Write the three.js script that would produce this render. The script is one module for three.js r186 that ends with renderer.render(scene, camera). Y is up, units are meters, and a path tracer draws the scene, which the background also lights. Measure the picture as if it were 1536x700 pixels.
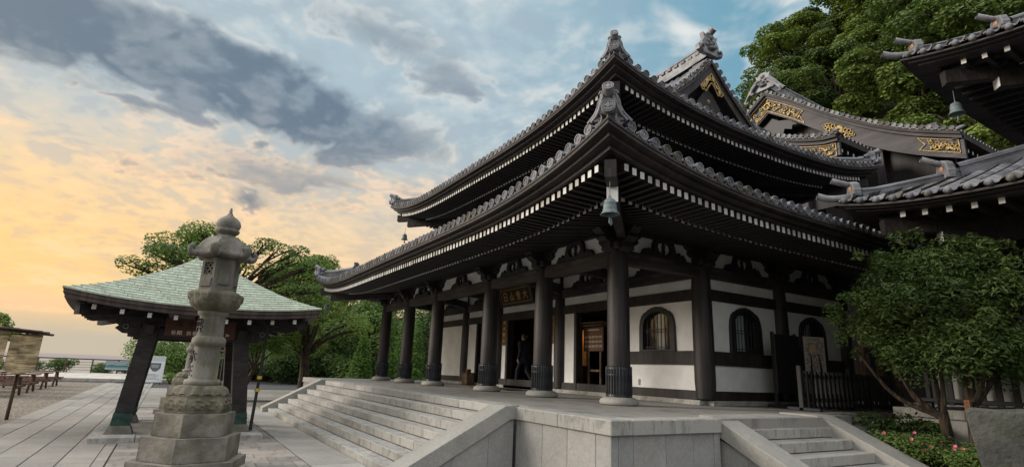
import * as THREE from 'three';
import { mergeGeometries } from 'three/addons/utils/BufferGeometryUtils.js';
import { MarchingCubes } from 'three/addons/objects/MarchingCubes.js';

// ---------------------------------------------------------------- camera, sky, sun, exposure
const scene = new THREE.Scene();
const camera = new THREE.PerspectiveCamera(45.98, 1024 / 466, 0.1, 6000);
camera.position.set(0, 1.6, 0);
camera.rotation.set(0.2461, -0.5385, 0.0398, 'YXZ');
const SUN_AZ = -58, SUN_EL = 21;              // degrees; azimuth from -z towards +x
const SKY_GAIN = 0.82, SUN_POWER = 2.0;
const renderer = new THREE.WebGLRenderer({ antialias: true });
renderer.toneMapping = THREE.LinearToneMapping;
renderer.toneMappingExposure = 1.54;
renderer.shadowMap.enabled = true;
const rad = (d) => d * Math.PI / 180;
const sun = new THREE.DirectionalLight(new THREE.Color(1, 0.93, 0.85), SUN_POWER);
sun.name = 'sun_light';
sun.position.set(Math.sin(rad(SUN_AZ)) * Math.cos(rad(SUN_EL)) * 90, Math.sin(rad(SUN_EL)) * 90, -14 - Math.cos(rad(SUN_AZ)) * Math.cos(rad(SUN_EL)) * 90);
sun.target.position.set(0, 0, -14);
sun.castShadow = true; sun.shadow.radius = 40;
Object.assign(sun.shadow.camera, { left: -45, right: 45, top: 45, bottom: -45, near: 1, far: 220 });
scene.add(sun, sun.target);

// ---------------------------------------------------------------- random numbers and noise
function rng(seed) { let a = seed | 0; return () => { a = (a + 0x6d2b79f5) | 0; let t = Math.imul(a ^ (a >>> 15), 1 | a); t = (t + Math.imul(t ^ (t >>> 7), 61 | t)) ^ t; return ((t ^ (t >>> 14)) >>> 0) / 4294967296; }; }
const hash2 = (x, y, s) => { let h = Math.imul(x | 0, 374761393) ^ Math.imul(y | 0, 668265263) ^ Math.imul(s | 0, 2147483647 - 1013); h = Math.imul(h ^ (h >>> 13), 1274126177); return ((h ^ (h >>> 16)) >>> 0) / 4294967296; };
function vnoise(x, y, period, s) {
  const ix = Math.floor(x), iy = Math.floor(y), fx = x - ix, fy = y - iy, u = fx * fx * (3 - 2 * fx), v = fy * fy * (3 - 2 * fy);
  const w = period ? (k) => ((k % period) + period) % period : (k) => k;
  const a = hash2(w(ix), w(iy), s), b = hash2(w(ix + 1), w(iy), s), c = hash2(w(ix), w(iy + 1), s), d = hash2(w(ix + 1), w(iy + 1), s);
  return a + (b - a) * u + (c - a) * v + (a - b - c + d) * u * v;
}
function fbm(x, y, oct, period, s) { let t = 0, a = 0.5, n = 0; for (let i = 0; i < oct; i++) { t += a * vnoise(x, y, period, s + i * 17); n += a; a *= 0.5; x *= 2; y *= 2; period *= 2; } return t / n; }
const clamp01 = (x) => (x < 0 ? 0 : x > 1 ? 1 : x), sstep = (a, b, x) => { const t = clamp01((x - a) / (b - a)); return t * t * (3 - 2 * t); }, lerp = (a, b, t) => a + (b - a) * t;
const mix3 = (a, b, t) => [lerp(a[0], b[0], t), lerp(a[1], b[1], t), lerp(a[2], b[2], t)];

// ---------------------------------------------------------------- sky: evening air with broken cloud
{
  const W = 4096, H = 2048, data = new Float32Array(W * H * 4);
  // cloud banks: [azimuth, elevation, half width, half height, tilt, weight] in degrees
  const banks = [[-12, 24.3, 24, 4.0, 0.03, 1.2], [10, 23.4, 15, 3.9, -0.10, 1.2], [16, 33, 11, 3.4, -0.1, 0.7], [27, 29.5, 6, 1.6, -0.2, 0.5], [5.5, 15.4, 3.0, 1.0, 0, 0.7], [-6, 17.4, 11, 1.6, 0.05, 0.4], [12, 17, 9, 1.4, -0.1, 0.42], [22, 17.5, 7, 1.1, 0, 0.35],
    [-70, 25, 40, 6, 0, 0.8], [-130, 30, 45, 8, 0, 0.5], [130, 24, 50, 6, 0, 0.6], [190, 36, 50, 8, 0, 0.5]];
  const sunC = [Math.sin(rad(SUN_AZ)) * Math.cos(rad(SUN_EL)), Math.sin(rad(SUN_EL)), -Math.cos(rad(SUN_AZ)) * Math.cos(rad(SUN_EL))];
  const skyAt = (round, up) => {
    const el = up * 180 / Math.PI, x = Math.cos(round) * Math.cos(up), z = Math.sin(round) * Math.cos(up), y = Math.sin(up), az = Math.atan2(x, -z) * 180 / Math.PI;
    let daz = Math.abs(az + 34); if (daz > 180) daz = 360 - daz;
    const warm = Math.exp(-((daz / 62) ** 2));
    let c = mix3([0.33, 0.43, 0.49], [0.14, 0.3, 0.4], sstep(55, 92, daz));
    c = mix3(c, [0.6, 0.53, 0.42], sstep(27, 12, el) * (0.35 + 0.65 * warm));
    c = mix3(c, [0.86, 0.535, 0.19], warm * sstep(21, 8, el) * 0.95);
    c = mix3(c, [0.86, 0.5, 0.34], warm * Math.exp(-(((el - 3.9) / 1.0) ** 2)) * 0.55 * sstep(2, -12, az));
    c = mix3(c, [0.42, 0.385, 0.32], sstep(4.6, 1.2, el) * 0.9);
    const k = 1 / (y + 0.16), u = x * k, v = z * k;
    const w1 = fbm(u * 2.2 + 7, v * 2.2 + 3, 3, 0, 11) - 0.5, w2 = fbm(u * 2.2 + 31, v * 2.2 + 19, 3, 0, 23) - 0.5;
    const n = fbm(u * 3.1 + w1 * 1.8 + 5, v * 3.1 + w2 * 1.8 + 9, 6, 0, 41), f = fbm(u * 10 + w1 * 2.5 + 2, v * 10 + w2 * 2.5 + 8, 6, 0, 77), m = fbm(u * 30 + w1 * 4, v * 30 + w2 * 4, 4, 0, 131);
    let bank = 0;
    for (const [ba, be, bw, bh, tilt, wt] of banks) {
      let da = az - ba; if (da > 180) da -= 360; if (da < -180) da += 360;
      const de = el - be - tilt * da + w1 * 5 + (f - 0.5) * 4.5, q = ((da + w2 * 9) / bw) ** 2 + (de / bh) ** 2;
      if (q < 5) bank += wt * Math.exp(-q * 1.1);
    }
    const body = sstep(0.22, 1.0, bank + (n - 0.5) * 1.0 + (f - 0.5) * 0.85 + (m - 0.5) * 0.35);
    const mottle = sstep(0.47, 0.66, f * 0.55 + m * 0.45), thin = sstep(0.42, 0.72, n * 0.5 + f * 0.35 + m * 0.15 + bank * 0.12) * sstep(1, 5, el);
    const clearRight = sstep(38, 50, az) * sstep(80, 64, az) * sstep(20, 26, el);
    const lit = mix3([0.54, 0.58, 0.58], [0.94, 0.6, 0.29], sstep(26, 14, el) * (0.3 + 0.7 * warm));
    c = mix3(c, lit, (thin * 0.55 + thin * mottle * 0.4) * (1 - 0.55 * clearRight));
    c = mix3(c, mix3([0.3, 0.36, 0.42], [0.5, 0.42, 0.36], sstep(20, 10, el)), sstep(0.5, 0.36, f * 0.6 + m * 0.4) * 0.4 * sstep(3, 9, el) * (1 - clearRight));
    const grey = mix3([0.115, 0.165, 0.225], [0.21, 0.25, 0.29], sstep(0.85, 0.3, bank)), shade = mix3(mix3(grey, [0.2, 0.27, 0.36], (mottle - 0.3) * 0.35), [0.36, 0.32, 0.3], sstep(17, 9, el) * 0.75);
    const edge = sstep(0.08, 0.32, body) * sstep(0.8, 0.4, body) * sstep(0.44, 0.6, f * 0.6 + m * 0.4);
    c = mix3(c, shade, body * (0.8 + 0.14 * sstep(0.6, 0.4, f)));
    c = mix3(c, mix3([0.58, 0.62, 0.62], [1.0, 0.68, 0.42], sstep(25, 16, el)), edge * 0.4);
    c = mix3(c, [0.76, 0.74, 0.7], 0.75 * sstep(44, 50, az) * sstep(78, 66, az) * sstep(26, 31, el) * sstep(0.5, 0.66, n));
    // the cloud deck thins and brightens towards the zenith
    const deck = sstep(36, 62, el); c = mix3(c, mix3([1.35, 1.4, 1.46], [1.75, 1.77, 1.77], sstep(0.4, 0.62, n * 0.6 + f * 0.4)), deck);
    const away = sstep(75, 120, daz) * sstep(2, 12, el) * (1 - deck) * (1 - sstep(30, 46, az) * sstep(95, 80, az)); c = mix3(c, mix3([0.8, 0.84, 0.9], [1.05, 1.05, 1.05], sstep(0.4, 0.62, n)), away);
    const as = Math.acos(Math.min(1, x * sunC[0] + y * sunC[1] + z * sunC[2])) * 180 / Math.PI, glow = Math.exp(-as / 14) * (1 - 0.5 * body);
    return [(c[0] + glow * 1.0) * SKY_GAIN, (c[1] + glow * 0.66) * SKY_GAIN, (c[2] + glow * 0.26) * SKY_GAIN];
  };
  const dir = (col) => ((col + 0.5) / W - 0.5) * 2 * Math.PI, lift = (row) => ((row + 0.5) / H - 0.5) * Math.PI, base = H / 2 - 8, STEP = 8;
  const fine = (col, row) => { const a = Math.atan2(Math.cos(dir(col)), -Math.sin(dir(col))) * 180 / Math.PI; return a > -28 && a < 78 && lift(row) < 0.74; };
  const cw = W / STEP, chh = (H - base) / STEP + 2, coarse = new Float32Array(cw * chh * 3);
  for (let j = 0; j < chh; j++) for (let i = 0; i < cw; i++) { const c = skyAt(dir(i * STEP), Math.min(1.5707, Math.max(0, lift(base + j * STEP)))); coarse.set(c, (j * cw + i) * 3); }
  for (let row = 0; row < H; row++) for (let col = 0; col < W; col++) {
    const o = (row * W + col) * 4; data[o + 3] = 1;
    if (row < base) { data[o] = 0.3; data[o + 1] = 0.28; data[o + 2] = 0.26; continue; }
    if (fine(col, row)) { const c = skyAt(dir(col), Math.max(0, lift(row))); data[o] = c[0]; data[o + 1] = c[1]; data[o + 2] = c[2]; continue; }
    const fi = col / STEP, fj = (row - base) / STEP, i = Math.floor(fi), j = Math.floor(fj), tx = fi - i, ty = fj - j, i1 = (i + 1) % cw;
    for (let q = 0; q < 3; q++) { const g = (a, b) => coarse[(b * cw + a) * 3 + q]; data[o + q] = lerp(lerp(g(i, j), g(i1, j), tx), lerp(g(i, j + 1), g(i1, j + 1), tx), ty); }
  }
  const t = new THREE.DataTexture(data, W, H, THREE.RGBAFormat, THREE.FloatType);
  t.mapping = THREE.EquirectangularReflectionMapping; t.magFilter = THREE.LinearFilter; t.minFilter = THREE.LinearFilter; t.needsUpdate = true;
  scene.background = t; scene.environment = t;
}

// ---------------------------------------------------------------- textures and materials
function dataTex(n, fn, srgb = true) {
  const d = new Uint8Array(n * n * 4);
  for (let j = 0; j < n; j++) for (let i = 0; i < n; i++) { const c = fn(i / n, j / n, i, j), o = (j * n + i) * 4; for (let k = 0; k < 3; k++) d[o + k] = Math.round(255 * clamp01(Array.isArray(c) ? c[k] : c)); d[o + 3] = 255; }
  const t = new THREE.DataTexture(d, n, n, THREE.RGBAFormat); t.wrapS = t.wrapT = THREE.RepeatWrapping; t.magFilter = THREE.LinearFilter; t.minFilter = THREE.LinearMipmapLinearFilter;
  if (srgb) t.colorSpace = THREE.SRGBColorSpace; t.needsUpdate = true; return t;
}
const scaled = (t, r) => { const c = t.clone(); c.repeat.set(r, r); c.needsUpdate = true; return c; };
const graniteT = dataTex(512, (u, v, i, j) => { const sp = hash2(i, j, 5), p = fbm(u * 4, v * 4, 5, 4, 31), s = fbm(u * 40, v * 40, 3, 40, 61); const b = 0.82 + (p - 0.5) * 0.12 + (s - 0.5) * 0.1 + (sp - 0.5) * 0.16 - (sp > 0.9 ? 0.2 : 0) + (sp < 0.06 ? 0.1 : 0); return [b, b * 0.985, b * 0.955]; });
const stainT = dataTex(512, (u, v, i, j) => { const p = fbm(u * 5, v * 5, 6, 5, 91), q = fbm(u * 22, v * 6, 4, 22, 12), sp = hash2(i, j, 8); const b = 0.85 - sstep(0.52, 0.8, p) * 0.11 - sstep(0.5, 0.8, q) * 0.13 - (sp > 0.92 ? 0.1 : 0) + (sp - 0.5) * 0.1; return [b, b * 0.985, b * 0.955]; });
const mossT = dataTex(512, (u, v, i, j) => { const p = fbm(u * 4, v * 4, 6, 4, 131), g = sstep(0.48, 0.68, fbm(u * 6 + 0.3, v * 6, 5, 6, 15)), sp = hash2(i, j, 3), b = 0.72 + (p - 0.5) * 0.55 + (sp - 0.5) * 0.14; return mix3([b, b * 0.98, b * 0.945], [b * 0.66, b * 0.68, b * 0.5], g * 0.36); });
const grainT = dataTex(512, (u, v) => { const w = fbm(u * 3, v * 3, 3, 3, 7), g = fbm(u * 48, v * 3 + w * 0.4, 4, 48, 21), p = fbm(u * 5, v * 5, 4, 5, 33), b = 0.76 + (g - 0.5) * 0.75 + (p - 0.5) * 0.5; return [b, b * 0.98, b * 0.96]; });
const bumpT = dataTex(512, (u, v, i, j) => 0.5 + (fbm(u * 16, v * 16, 5, 16, 3) - 0.5) * 0.8 + (hash2(i, j, 44) - 0.5) * 0.18, false);
const plasterT = dataTex(256, (u, v, i, j) => { const b = 0.93 + (fbm(u * 4, v * 4, 5, 4, 51) - 0.5) * 0.12 + (hash2(i, j, 9) - 0.5) * 0.02; return [b, b * 0.995, b * 0.985]; });
const copperT = dataTex(512, (u, v, i, j) => { const s = fbm(u * 30, v * 2.0, 4, 30, 71), p = fbm(u * 5, v * 5, 5, 5, 81), b = 0.84 + (s - 0.5) * 0.26 + (hash2(i, j, 2) - 0.5) * 0.04; return mix3([b * 0.95, b, b * 0.93], [b * 0.88, b * 0.87, b * 0.78], sstep(0.5, 0.72, p) * 0.6); });
const roofT = dataTex(512, (u, v, i, j) => { const p = fbm(u * 6, v * 6, 6, 6, 101), sp = hash2(i, j, 6), b = 0.72 + (p - 0.5) * 0.75 + (sp - 0.5) * 0.14; return [b, b * 1.0, b * 1.02]; });
const gravelT = dataTex(1024, (u, v, i, j) => { let best = 9, id = 0; const cx = Math.floor(u * 128), cy = Math.floor(v * 128); for (let a = -1; a <= 1; a++) for (let b = -1; b <= 1; b++) { const X = (cx + a + 128) % 128, Y = (cy + b + 128) % 128, dx = cx + a + hash2(X, Y, 1) - u * 128, dy = cy + b + hash2(X, Y, 2) - v * 128, d = dx * dx + dy * dy; if (d < best) { best = d; id = hash2(X, Y, 3); } } const s = 0.45 + id * 0.5 - sstep(0.15, 0.5, best) * 0.3; return [s, s * (0.94 + 0.05 * id), s * 0.9]; });
const asphaltT = dataTex(512, (u, v, i, j) => { const b = 0.6 + (hash2(i, j, 71) - 0.5) * 0.4 + (fbm(u * 6, v * 6, 5, 6, 64) - 0.5) * 0.35; return [b, b, b]; });
const barkT = dataTex(256, (u, v) => { const b = 0.6 + (fbm(u * 20, v * 5, 5, 20, 201) - 0.5) * 0.9; return [b, b * 0.92, b * 0.8]; });
const lin = (r, g, b) => new THREE.Color().setRGB(r, g, b);
function mat(color, o = {}) { const { phys, ...rest } = o; return new (phys ? THREE.MeshPhysicalMaterial : THREE.MeshStandardMaterial)({ color: Array.isArray(color) ? lin(...color) : color, roughness: 0.8, ...rest }); }
const granites = [[0.5, 0.49, 0.475], [0.45, 0.445, 0.43], [0.54, 0.53, 0.51], [0.47, 0.455, 0.43]].map((c, k) => mat(c, { map: scaled(graniteT, 0.8), bumpMap: scaled(bumpT, 2), bumpScale: 0.004, roughness: 0.72 + k * 0.04 }));
const graniteWall = [[0.5, 0.5, 0.5], [0.46, 0.465, 0.475], [0.53, 0.525, 0.52]].map((c) => mat(c, { map: scaled(graniteT, 0.8), bumpMap: scaled(bumpT, 2), bumpScale: 0.003, roughness: 0.62 }));
const pavers = [[0.45, 0.43, 0.41], [0.4, 0.385, 0.37], [0.48, 0.455, 0.435], [0.42, 0.4, 0.38], [0.36, 0.345, 0.335]].map((c) => mat(c, { map: scaled(graniteT, 0.7), bumpMap: scaled(bumpT, 1.5), bumpScale: 0.006, roughness: 0.7 }));
const roughPavers = [[0.46, 0.43, 0.41], [0.38, 0.36, 0.345], [0.5, 0.46, 0.43], [0.34, 0.32, 0.31]].map((c) => mat(c, { map: scaled(stainT, 0.8), bumpMap: scaled(bumpT, 2.5), bumpScale: 0.014, roughness: 0.85 }));
const stepMats = [[0.53, 0.525, 0.51], [0.49, 0.485, 0.475], [0.56, 0.555, 0.54]].map((c) => mat(c, { map: scaled(stainT, 0.9), bumpMap: scaled(bumpT, 2), bumpScale: 0.005, roughness: 0.75 }));
const M = {
  capstone: mat([0.52, 0.51, 0.49], { map: scaled(graniteT, 0.9), bumpMap: scaled(bumpT, 2), bumpScale: 0.004, roughness: 0.75 }),
  platformTop: mat([0.42, 0.41, 0.4], { map: scaled(stainT, 0.4), bumpMap: scaled(bumpT, 1.5), bumpScale: 0.003, roughness: 0.6 }),
  lanternStone: mat([0.42, 0.4, 0.385], { map: scaled(mossT, 0.7), bumpMap: scaled(bumpT, 1.6), bumpScale: 0.01, roughness: 0.92 }),
  lanternBase: mat([0.36, 0.34, 0.32], { map: scaled(mossT, 0.9), bumpMap: scaled(bumpT, 1.6), bumpScale: 0.01, roughness: 0.9 }),
  mossyStone: mat([0.38, 0.355, 0.29], { map: scaled(mossT, 0.9), bumpMap: scaled(bumpT, 2), bumpScale: 0.02, roughness: 0.95 }),
  monument: mat([0.17, 0.18, 0.17], { map: scaled(mossT, 0.6), bumpMap: scaled(bumpT, 1.4), bumpScale: 0.03, roughness: 0.92 }),
  wood: mat([0.036, 0.028, 0.027], { map: scaled(grainT, 0.6), bumpMap: scaled(grainT, 0.6), bumpScale: 0.004, roughness: 0.7 }),
  woodBeam: mat([0.07, 0.056, 0.054], { map: scaled(grainT, 0.5), bumpMap: scaled(grainT, 0.5), bumpScale: 0.005, roughness: 0.7 }),
  woodDark: mat([0.032, 0.024, 0.022], { map: scaled(grainT, 0.7), roughness: 0.65 }),
  column: mat([0.036, 0.028, 0.028], { map: scaled(grainT, 0.45), bumpMap: scaled(grainT, 0.45), bumpScale: 0.005, roughness: 0.6 }),
  fascia: mat([0.042, 0.03, 0.028], { map: scaled(grainT, 0.4), roughness: 0.68 }),
  gableBoard: mat([0.075, 0.062, 0.07], { map: scaled(grainT, 0.35), bumpMap: scaled(grainT, 0.35), bumpScale: 0.006, roughness: 0.6 }),
  white: mat([0.86, 0.86, 0.85], { map: plasterT, roughness: 0.9 }),
  whitePaint: mat([0.88, 0.875, 0.86], { map: scaled(plasterT, 3), roughness: 0.7 }),
  tile: mat([0.29, 0.29, 0.305], { map: scaled(roofT, 0.6), bumpMap: scaled(bumpT, 2), bumpScale: 0.006, roughness: 0.42 }),
  tileB: mat([0.19, 0.19, 0.205], { map: scaled(roofT, 0.7), bumpMap: scaled(bumpT, 2), bumpScale: 0.006, roughness: 0.46 }),
  tileC: mat([0.37, 0.365, 0.365], { map: scaled(roofT, 0.8), bumpMap: scaled(bumpT, 2), bumpScale: 0.006, roughness: 0.45 }),
  sleeve: mat([0.045, 0.052, 0.062], { map: scaled(grainT, 1), roughness: 0.45, metalness: 0.3 }),
  bell: mat([0.24, 0.31, 0.34], { map: scaled(stainT, 2), roughness: 0.7, metalness: 0.2 }),
  gold: mat([1.0, 0.74, 0.34], { map: scaled(mossT, 2.2), bumpMap: scaled(bumpT, 6), bumpScale: 0.01, roughness: 0.48, metalness: 0.7 }),
  goldPaint: mat([0.62, 0.4, 0.12], { roughness: 0.45, metalness: 0.3 }),
  orangeGold: mat([0.36, 0.19, 0.1], { roughness: 0.6, metalness: 0.1 }),
  verdigris: mat([0.07, 0.17, 0.15], { map: scaled(mossT, 3), roughness: 0.75, metalness: 0.2, bumpMap: scaled(bumpT, 6), bumpScale: 0.02 }),
  redWood: mat([0.18, 0.08, 0.05], { map: scaled(grainT, 0.8), roughness: 0.65 }),
  benchWood: mat([0.23, 0.12, 0.085], { map: scaled(grainT, 0.9), roughness: 0.75 }),
  noticeWood: mat([0.26, 0.16, 0.1], { map: scaled(grainT, 1.2), roughness: 0.7 }),
  bamboo: mat([0.52, 0.4, 0.22], { map: scaled(grainT, 2.2), bumpMap: scaled(grainT, 2.2), bumpScale: 0.006, roughness: 0.85 }),
  bark: mat([0.11, 0.085, 0.065], { map: scaled(barkT, 1.1), bumpMap: scaled(barkT, 1.1), bumpScale: 0.04, roughness: 0.95 }),
  soil: mat([0.06, 0.05, 0.035], { map: scaled(asphaltT, 1.5), roughness: 1 }),
  gravel: mat([0.56, 0.5, 0.46], { map: scaled(gravelT, 0.28), bumpMap: scaled(gravelT, 0.28), bumpScale: 0.03, roughness: 0.95 }),
  asphalt: mat([0.14, 0.14, 0.145], { map: scaled(asphaltT, 0.7), bumpMap: scaled(bumpT, 3), bumpScale: 0.006, roughness: 0.85 }),
  concrete: mat([0.74, 0.7, 0.67], { map: scaled(stainT, 0.25), roughness: 0.85 }),
  iron: mat([0.03, 0.03, 0.032], { roughness: 0.55, metalness: 0.3 }),
  black: mat([0.012, 0.012, 0.013], { roughness: 0.55 }),
  darkRoom: mat([0.13, 0.1, 0.08], { map: scaled(grainT, 0.6), roughness: 0.8 }),
  railBrown: mat([0.13, 0.085, 0.06], { map: scaled(grainT, 1), roughness: 0.75 }),
  yellow: mat([0.6, 0.42, 0.06], { roughness: 0.6 }),
  glass: new THREE.MeshPhysicalMaterial({ color: lin(0.75, 0.8, 0.8), roughness: 0.06, transmission: 1, thickness: 0, ior: 1.5 }),
};

// ---------------------------------------------------------------- geometry helpers
const V = (x, y, z) => new THREE.Vector3(x, y, z);
// uv in metres from the plane that each triangle faces most
function uvm(g) {
  if (g.index) g = g.toNonIndexed();
  const p = g.attributes.position, uv = new Float32Array(p.count * 2), a = V(0, 0, 0), b = V(0, 0, 0), c = V(0, 0, 0);
  for (let i = 0; i < p.count; i += 3) {
    a.fromBufferAttribute(p, i); b.fromBufferAttribute(p, i + 1); c.fromBufferAttribute(p, i + 2);
    const n = b.clone().sub(a).cross(c.clone().sub(a)), ax = Math.abs(n.x), ay = Math.abs(n.y), az = Math.abs(n.z);
    [a, b, c].forEach((q, k) => { const o = (i + k) * 2; if (ay >= ax && ay >= az) { uv[o] = q.x; uv[o + 1] = q.z; } else if (ax >= az) { uv[o] = q.z; uv[o + 1] = q.y; } else { uv[o] = q.x; uv[o + 1] = q.y; } });
  }
  g.setAttribute('uv', new THREE.BufferAttribute(uv, 2)); g.deleteAttribute('uv1'); g.deleteAttribute('color');
  if (!g.attributes.normal) g.computeVertexNormals();
  return g;
}
function merged(list) { list = [].concat(list).map((g) => (g.index ? g.toNonIndexed() : g)); for (const g of list) { for (const k of Object.keys(g.attributes)) if (!['position', 'normal', 'uv'].includes(k)) g.deleteAttribute(k); if (!g.attributes.uv) uvm(g); } return list.length > 1 ? mergeGeometries(list, false) : list[0]; }
// rotate texture direction: swap u and v so that grain runs the other way
function swapUV(g) { const u = g.attributes.uv; for (let i = 0; i < u.count; i++) u.setXY(i, u.getY(i), u.getX(i)); return g; }
// convex box with chamfered edges, centred
function cbox(w, h, d, c = 0.01) {
  const X = w / 2, Y = h / 2, Z = d / 2; c = Math.min(c, X * 0.5, Y * 0.5, Z * 0.5);
  const P = [], tri = (a, b, e) => { const n = b.clone().sub(a).cross(e.clone().sub(a)); if (n.dot(a.clone().add(b).add(e)) < 0) P.push(a, e, b); else P.push(a, b, e); }, quad = (a, b, e, f) => { tri(a, b, e); tri(a, e, f); };
  const at = (sx, sy, sz, k) => V(sx * (k === 0 ? X : X - c), sy * (k === 1 ? Y : Y - c), sz * (k === 2 ? Z : Z - c));
  for (const s of [-1, 1]) { quad(at(s, -1, -1, 0), at(s, 1, -1, 0), at(s, 1, 1, 0), at(s, -1, 1, 0)); quad(at(-1, s, -1, 1), at(1, s, -1, 1), at(1, s, 1, 1), at(-1, s, 1, 1)); quad(at(-1, -1, s, 2), at(1, -1, s, 2), at(1, 1, s, 2), at(-1, 1, s, 2)); }
  for (const s of [-1, 1]) for (const t of [-1, 1]) { quad(at(-1, s, t, 1), at(1, s, t, 1), at(1, s, t, 2), at(-1, s, t, 2)); quad(at(s, -1, t, 0), at(s, 1, t, 0), at(s, 1, t, 2), at(s, -1, t, 2)); quad(at(s, t, -1, 0), at(s, t, 1, 0), at(s, t, 1, 1), at(s, t, -1, 1)); for (const r of [-1, 1]) tri(at(s, t, r, 0), at(s, t, r, 1), at(s, t, r, 2)); }
  const g = new THREE.BufferGeometry().setFromPoints(P); g.computeVertexNormals(); return uvm(g);
}
function bx(x0, x1, y0, y1, z0, z1, c = 0) {
  const w = x1 - x0, h = y1 - y0, d = z1 - z0, g = c ? cbox(w, h, d, c) : new THREE.BoxGeometry(w, h, d).toNonIndexed();
  g.translate((x0 + x1) / 2, (y0 + y1) / 2, (z0 + z1) / 2); return uvm(g);
}
function lathe(pts, seg = 24, sharp = false) { let g = new THREE.LatheGeometry(pts.map(([r, y]) => new THREE.Vector2(Math.max(r, 0.0001), y)), seg); if (sharp) { g = g.toNonIndexed(); g.computeVertexNormals(); } return latheUV(g, pts); }
function latheUV(g, pts) { if (g.index) g = g.toNonIndexed(); const u = g.attributes.uv, p = g.attributes.position, r = Math.max(...pts.map((q) => q[0])); for (let i = 0; i < u.count; i++) u.setXY(i, u.getX(i) * 6.28 * r, p.getY(i)); return g; }
function tube(points, r, seg = 8, radial = 6) { const c = new THREE.CatmullRomCurve3(points.map((p) => (p.isVector3 ? p : V(...p)))); return uvm(new THREE.TubeGeometry(c, seg, r, radial, false)); }
function bar(a, b, w, h = w) { // box from a to b
  a = a.isVector3 ? a : V(...a); b = b.isVector3 ? b : V(...b);
  const L = a.distanceTo(b), g = uvm(new THREE.BoxGeometry(w, h, L).toNonIndexed()), m = new THREE.Matrix4().lookAt(b, a, Math.abs(b.clone().sub(a).normalize().y) > 0.99 ? V(1, 0, 0) : V(0, 1, 0));
  g.applyMatrix4(m); g.translate((a.x + b.x) / 2, (a.y + b.y) / 2, (a.z + b.z) / 2); return g;
}
function cyl(a, b, r0, r1 = r0, seg = 10) { a = a.isVector3 ? a : V(...a); b = b.isVector3 ? b : V(...b); const g = new THREE.CylinderGeometry(r1, r0, a.distanceTo(b), seg, 1).toNonIndexed(); g.applyQuaternion(new THREE.Quaternion().setFromUnitVectors(V(0, 1, 0), b.clone().sub(a).normalize())); g.translate((a.x + b.x) / 2, (a.y + b.y) / 2, (a.z + b.z) / 2); return uvm(g); }
function poly(pts, depth, bevel = 0, holes = []) { // outline in x,y extruded along z from 0 to depth
  const s = new THREE.Shape(pts.map(([x, y]) => new THREE.Vector2(x, y))); for (const h of holes) s.holes.push(new THREE.Path(h.map(([x, y]) => new THREE.Vector2(x, y))));
  return uvm(new THREE.ExtrudeGeometry(s, { depth, bevelEnabled: bevel > 0, bevelSize: bevel, bevelThickness: bevel, bevelSegments: 2, curveSegments: 8 }));
}
function prism(n, r0, r1, h, turn = 0) { const g = new THREE.CylinderGeometry(r1, r0, h, n, 1).toNonIndexed(); g.computeVertexNormals(); g.rotateY(turn); g.translate(0, h / 2, 0); return uvm(g); }
function grid(nu, nv, f) { // surface from f(u, v) -> [x, y, z], u, v in 0..1
  const P = [], U = []; for (let j = 0; j <= nv; j++) for (let i = 0; i <= nu; i++) P.push(f(i / nu, j / nv));
  const idx = []; for (let j = 0; j < nv; j++) for (let i = 0; i < nu; i++) { const a = j * (nu + 1) + i; idx.push(a, a + 1, a + nu + 1, a + 1, a + nu + 2, a + nu + 1); }
  const g = new THREE.BufferGeometry(); g.setAttribute('position', new THREE.Float32BufferAttribute(P.flat(), 3)); g.setIndex(idx); g.computeVertexNormals(); return uvm(g);
}
function solid(g) { return g; }
const used = new Map();
function numbered(name) { const n = used.get(name) ?? 0; used.set(name, n + 1); return n ? `${name}_${String(n).padStart(3, '0')}` : name; }
function mesh(name, geos, material, parent) {
  const m = new THREE.Mesh(merged(geos), material); m.name = parent ? name : numbered(name); m.castShadow = m.receiveShadow = true; (parent ?? scene).add(m); return m;
}
function tag(o, label, category, group) { o.userData.label = label; o.userData.category = category; if (group) o.userData.group = group; return o; }
function thing(name, label, category, [x, y, z] = [0, 0, 0], turn = 0, group) { const o = new THREE.Group(); o.name = numbered(name); o.position.set(x, y, z); o.rotation.y = turn; scene.add(o); return tag(o, label, category, group); }
function struct(name, geos, material) { const m = mesh(name, geos, material); m.userData.kind = 'structure'; return m; }
function part(name, geometry, material, parent, [x, y, z] = [0, 0, 0], turn = 0) { const m = new THREE.Mesh(geometry, material); m.name = name; m.castShadow = m.receiveShadow = true; m.position.set(x, y, z); m.rotation.y = turn; parent.add(m); return m; }
function holder(name, parent) { const o = new THREE.Group(); o.name = name; parent.add(o); return o; }
function copyOf(root, label, pos, turn = 0, s = 1) { const r = root.clone(); r.name = numbered(root.name.replace(/_\d{3}$/, '')); r.userData = { ...root.userData }; if (label) r.userData.label = label; r.position.set(...pos); r.rotation.y = turn; r.scale.multiplyScalar(s); scene.add(r); return r; }
function canvasTex(w, h, draw) { const c = document.createElement('canvas'); c.width = w; c.height = h; const x = c.getContext('2d'); draw(x, w, h); const t = new THREE.CanvasTexture(c); t.colorSpace = THREE.SRGBColorSpace; t.magFilter = THREE.LinearFilter; return t; }
function sheet(w, h) { const g = new THREE.PlaneGeometry(w, h).toNonIndexed(); return g; }
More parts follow.
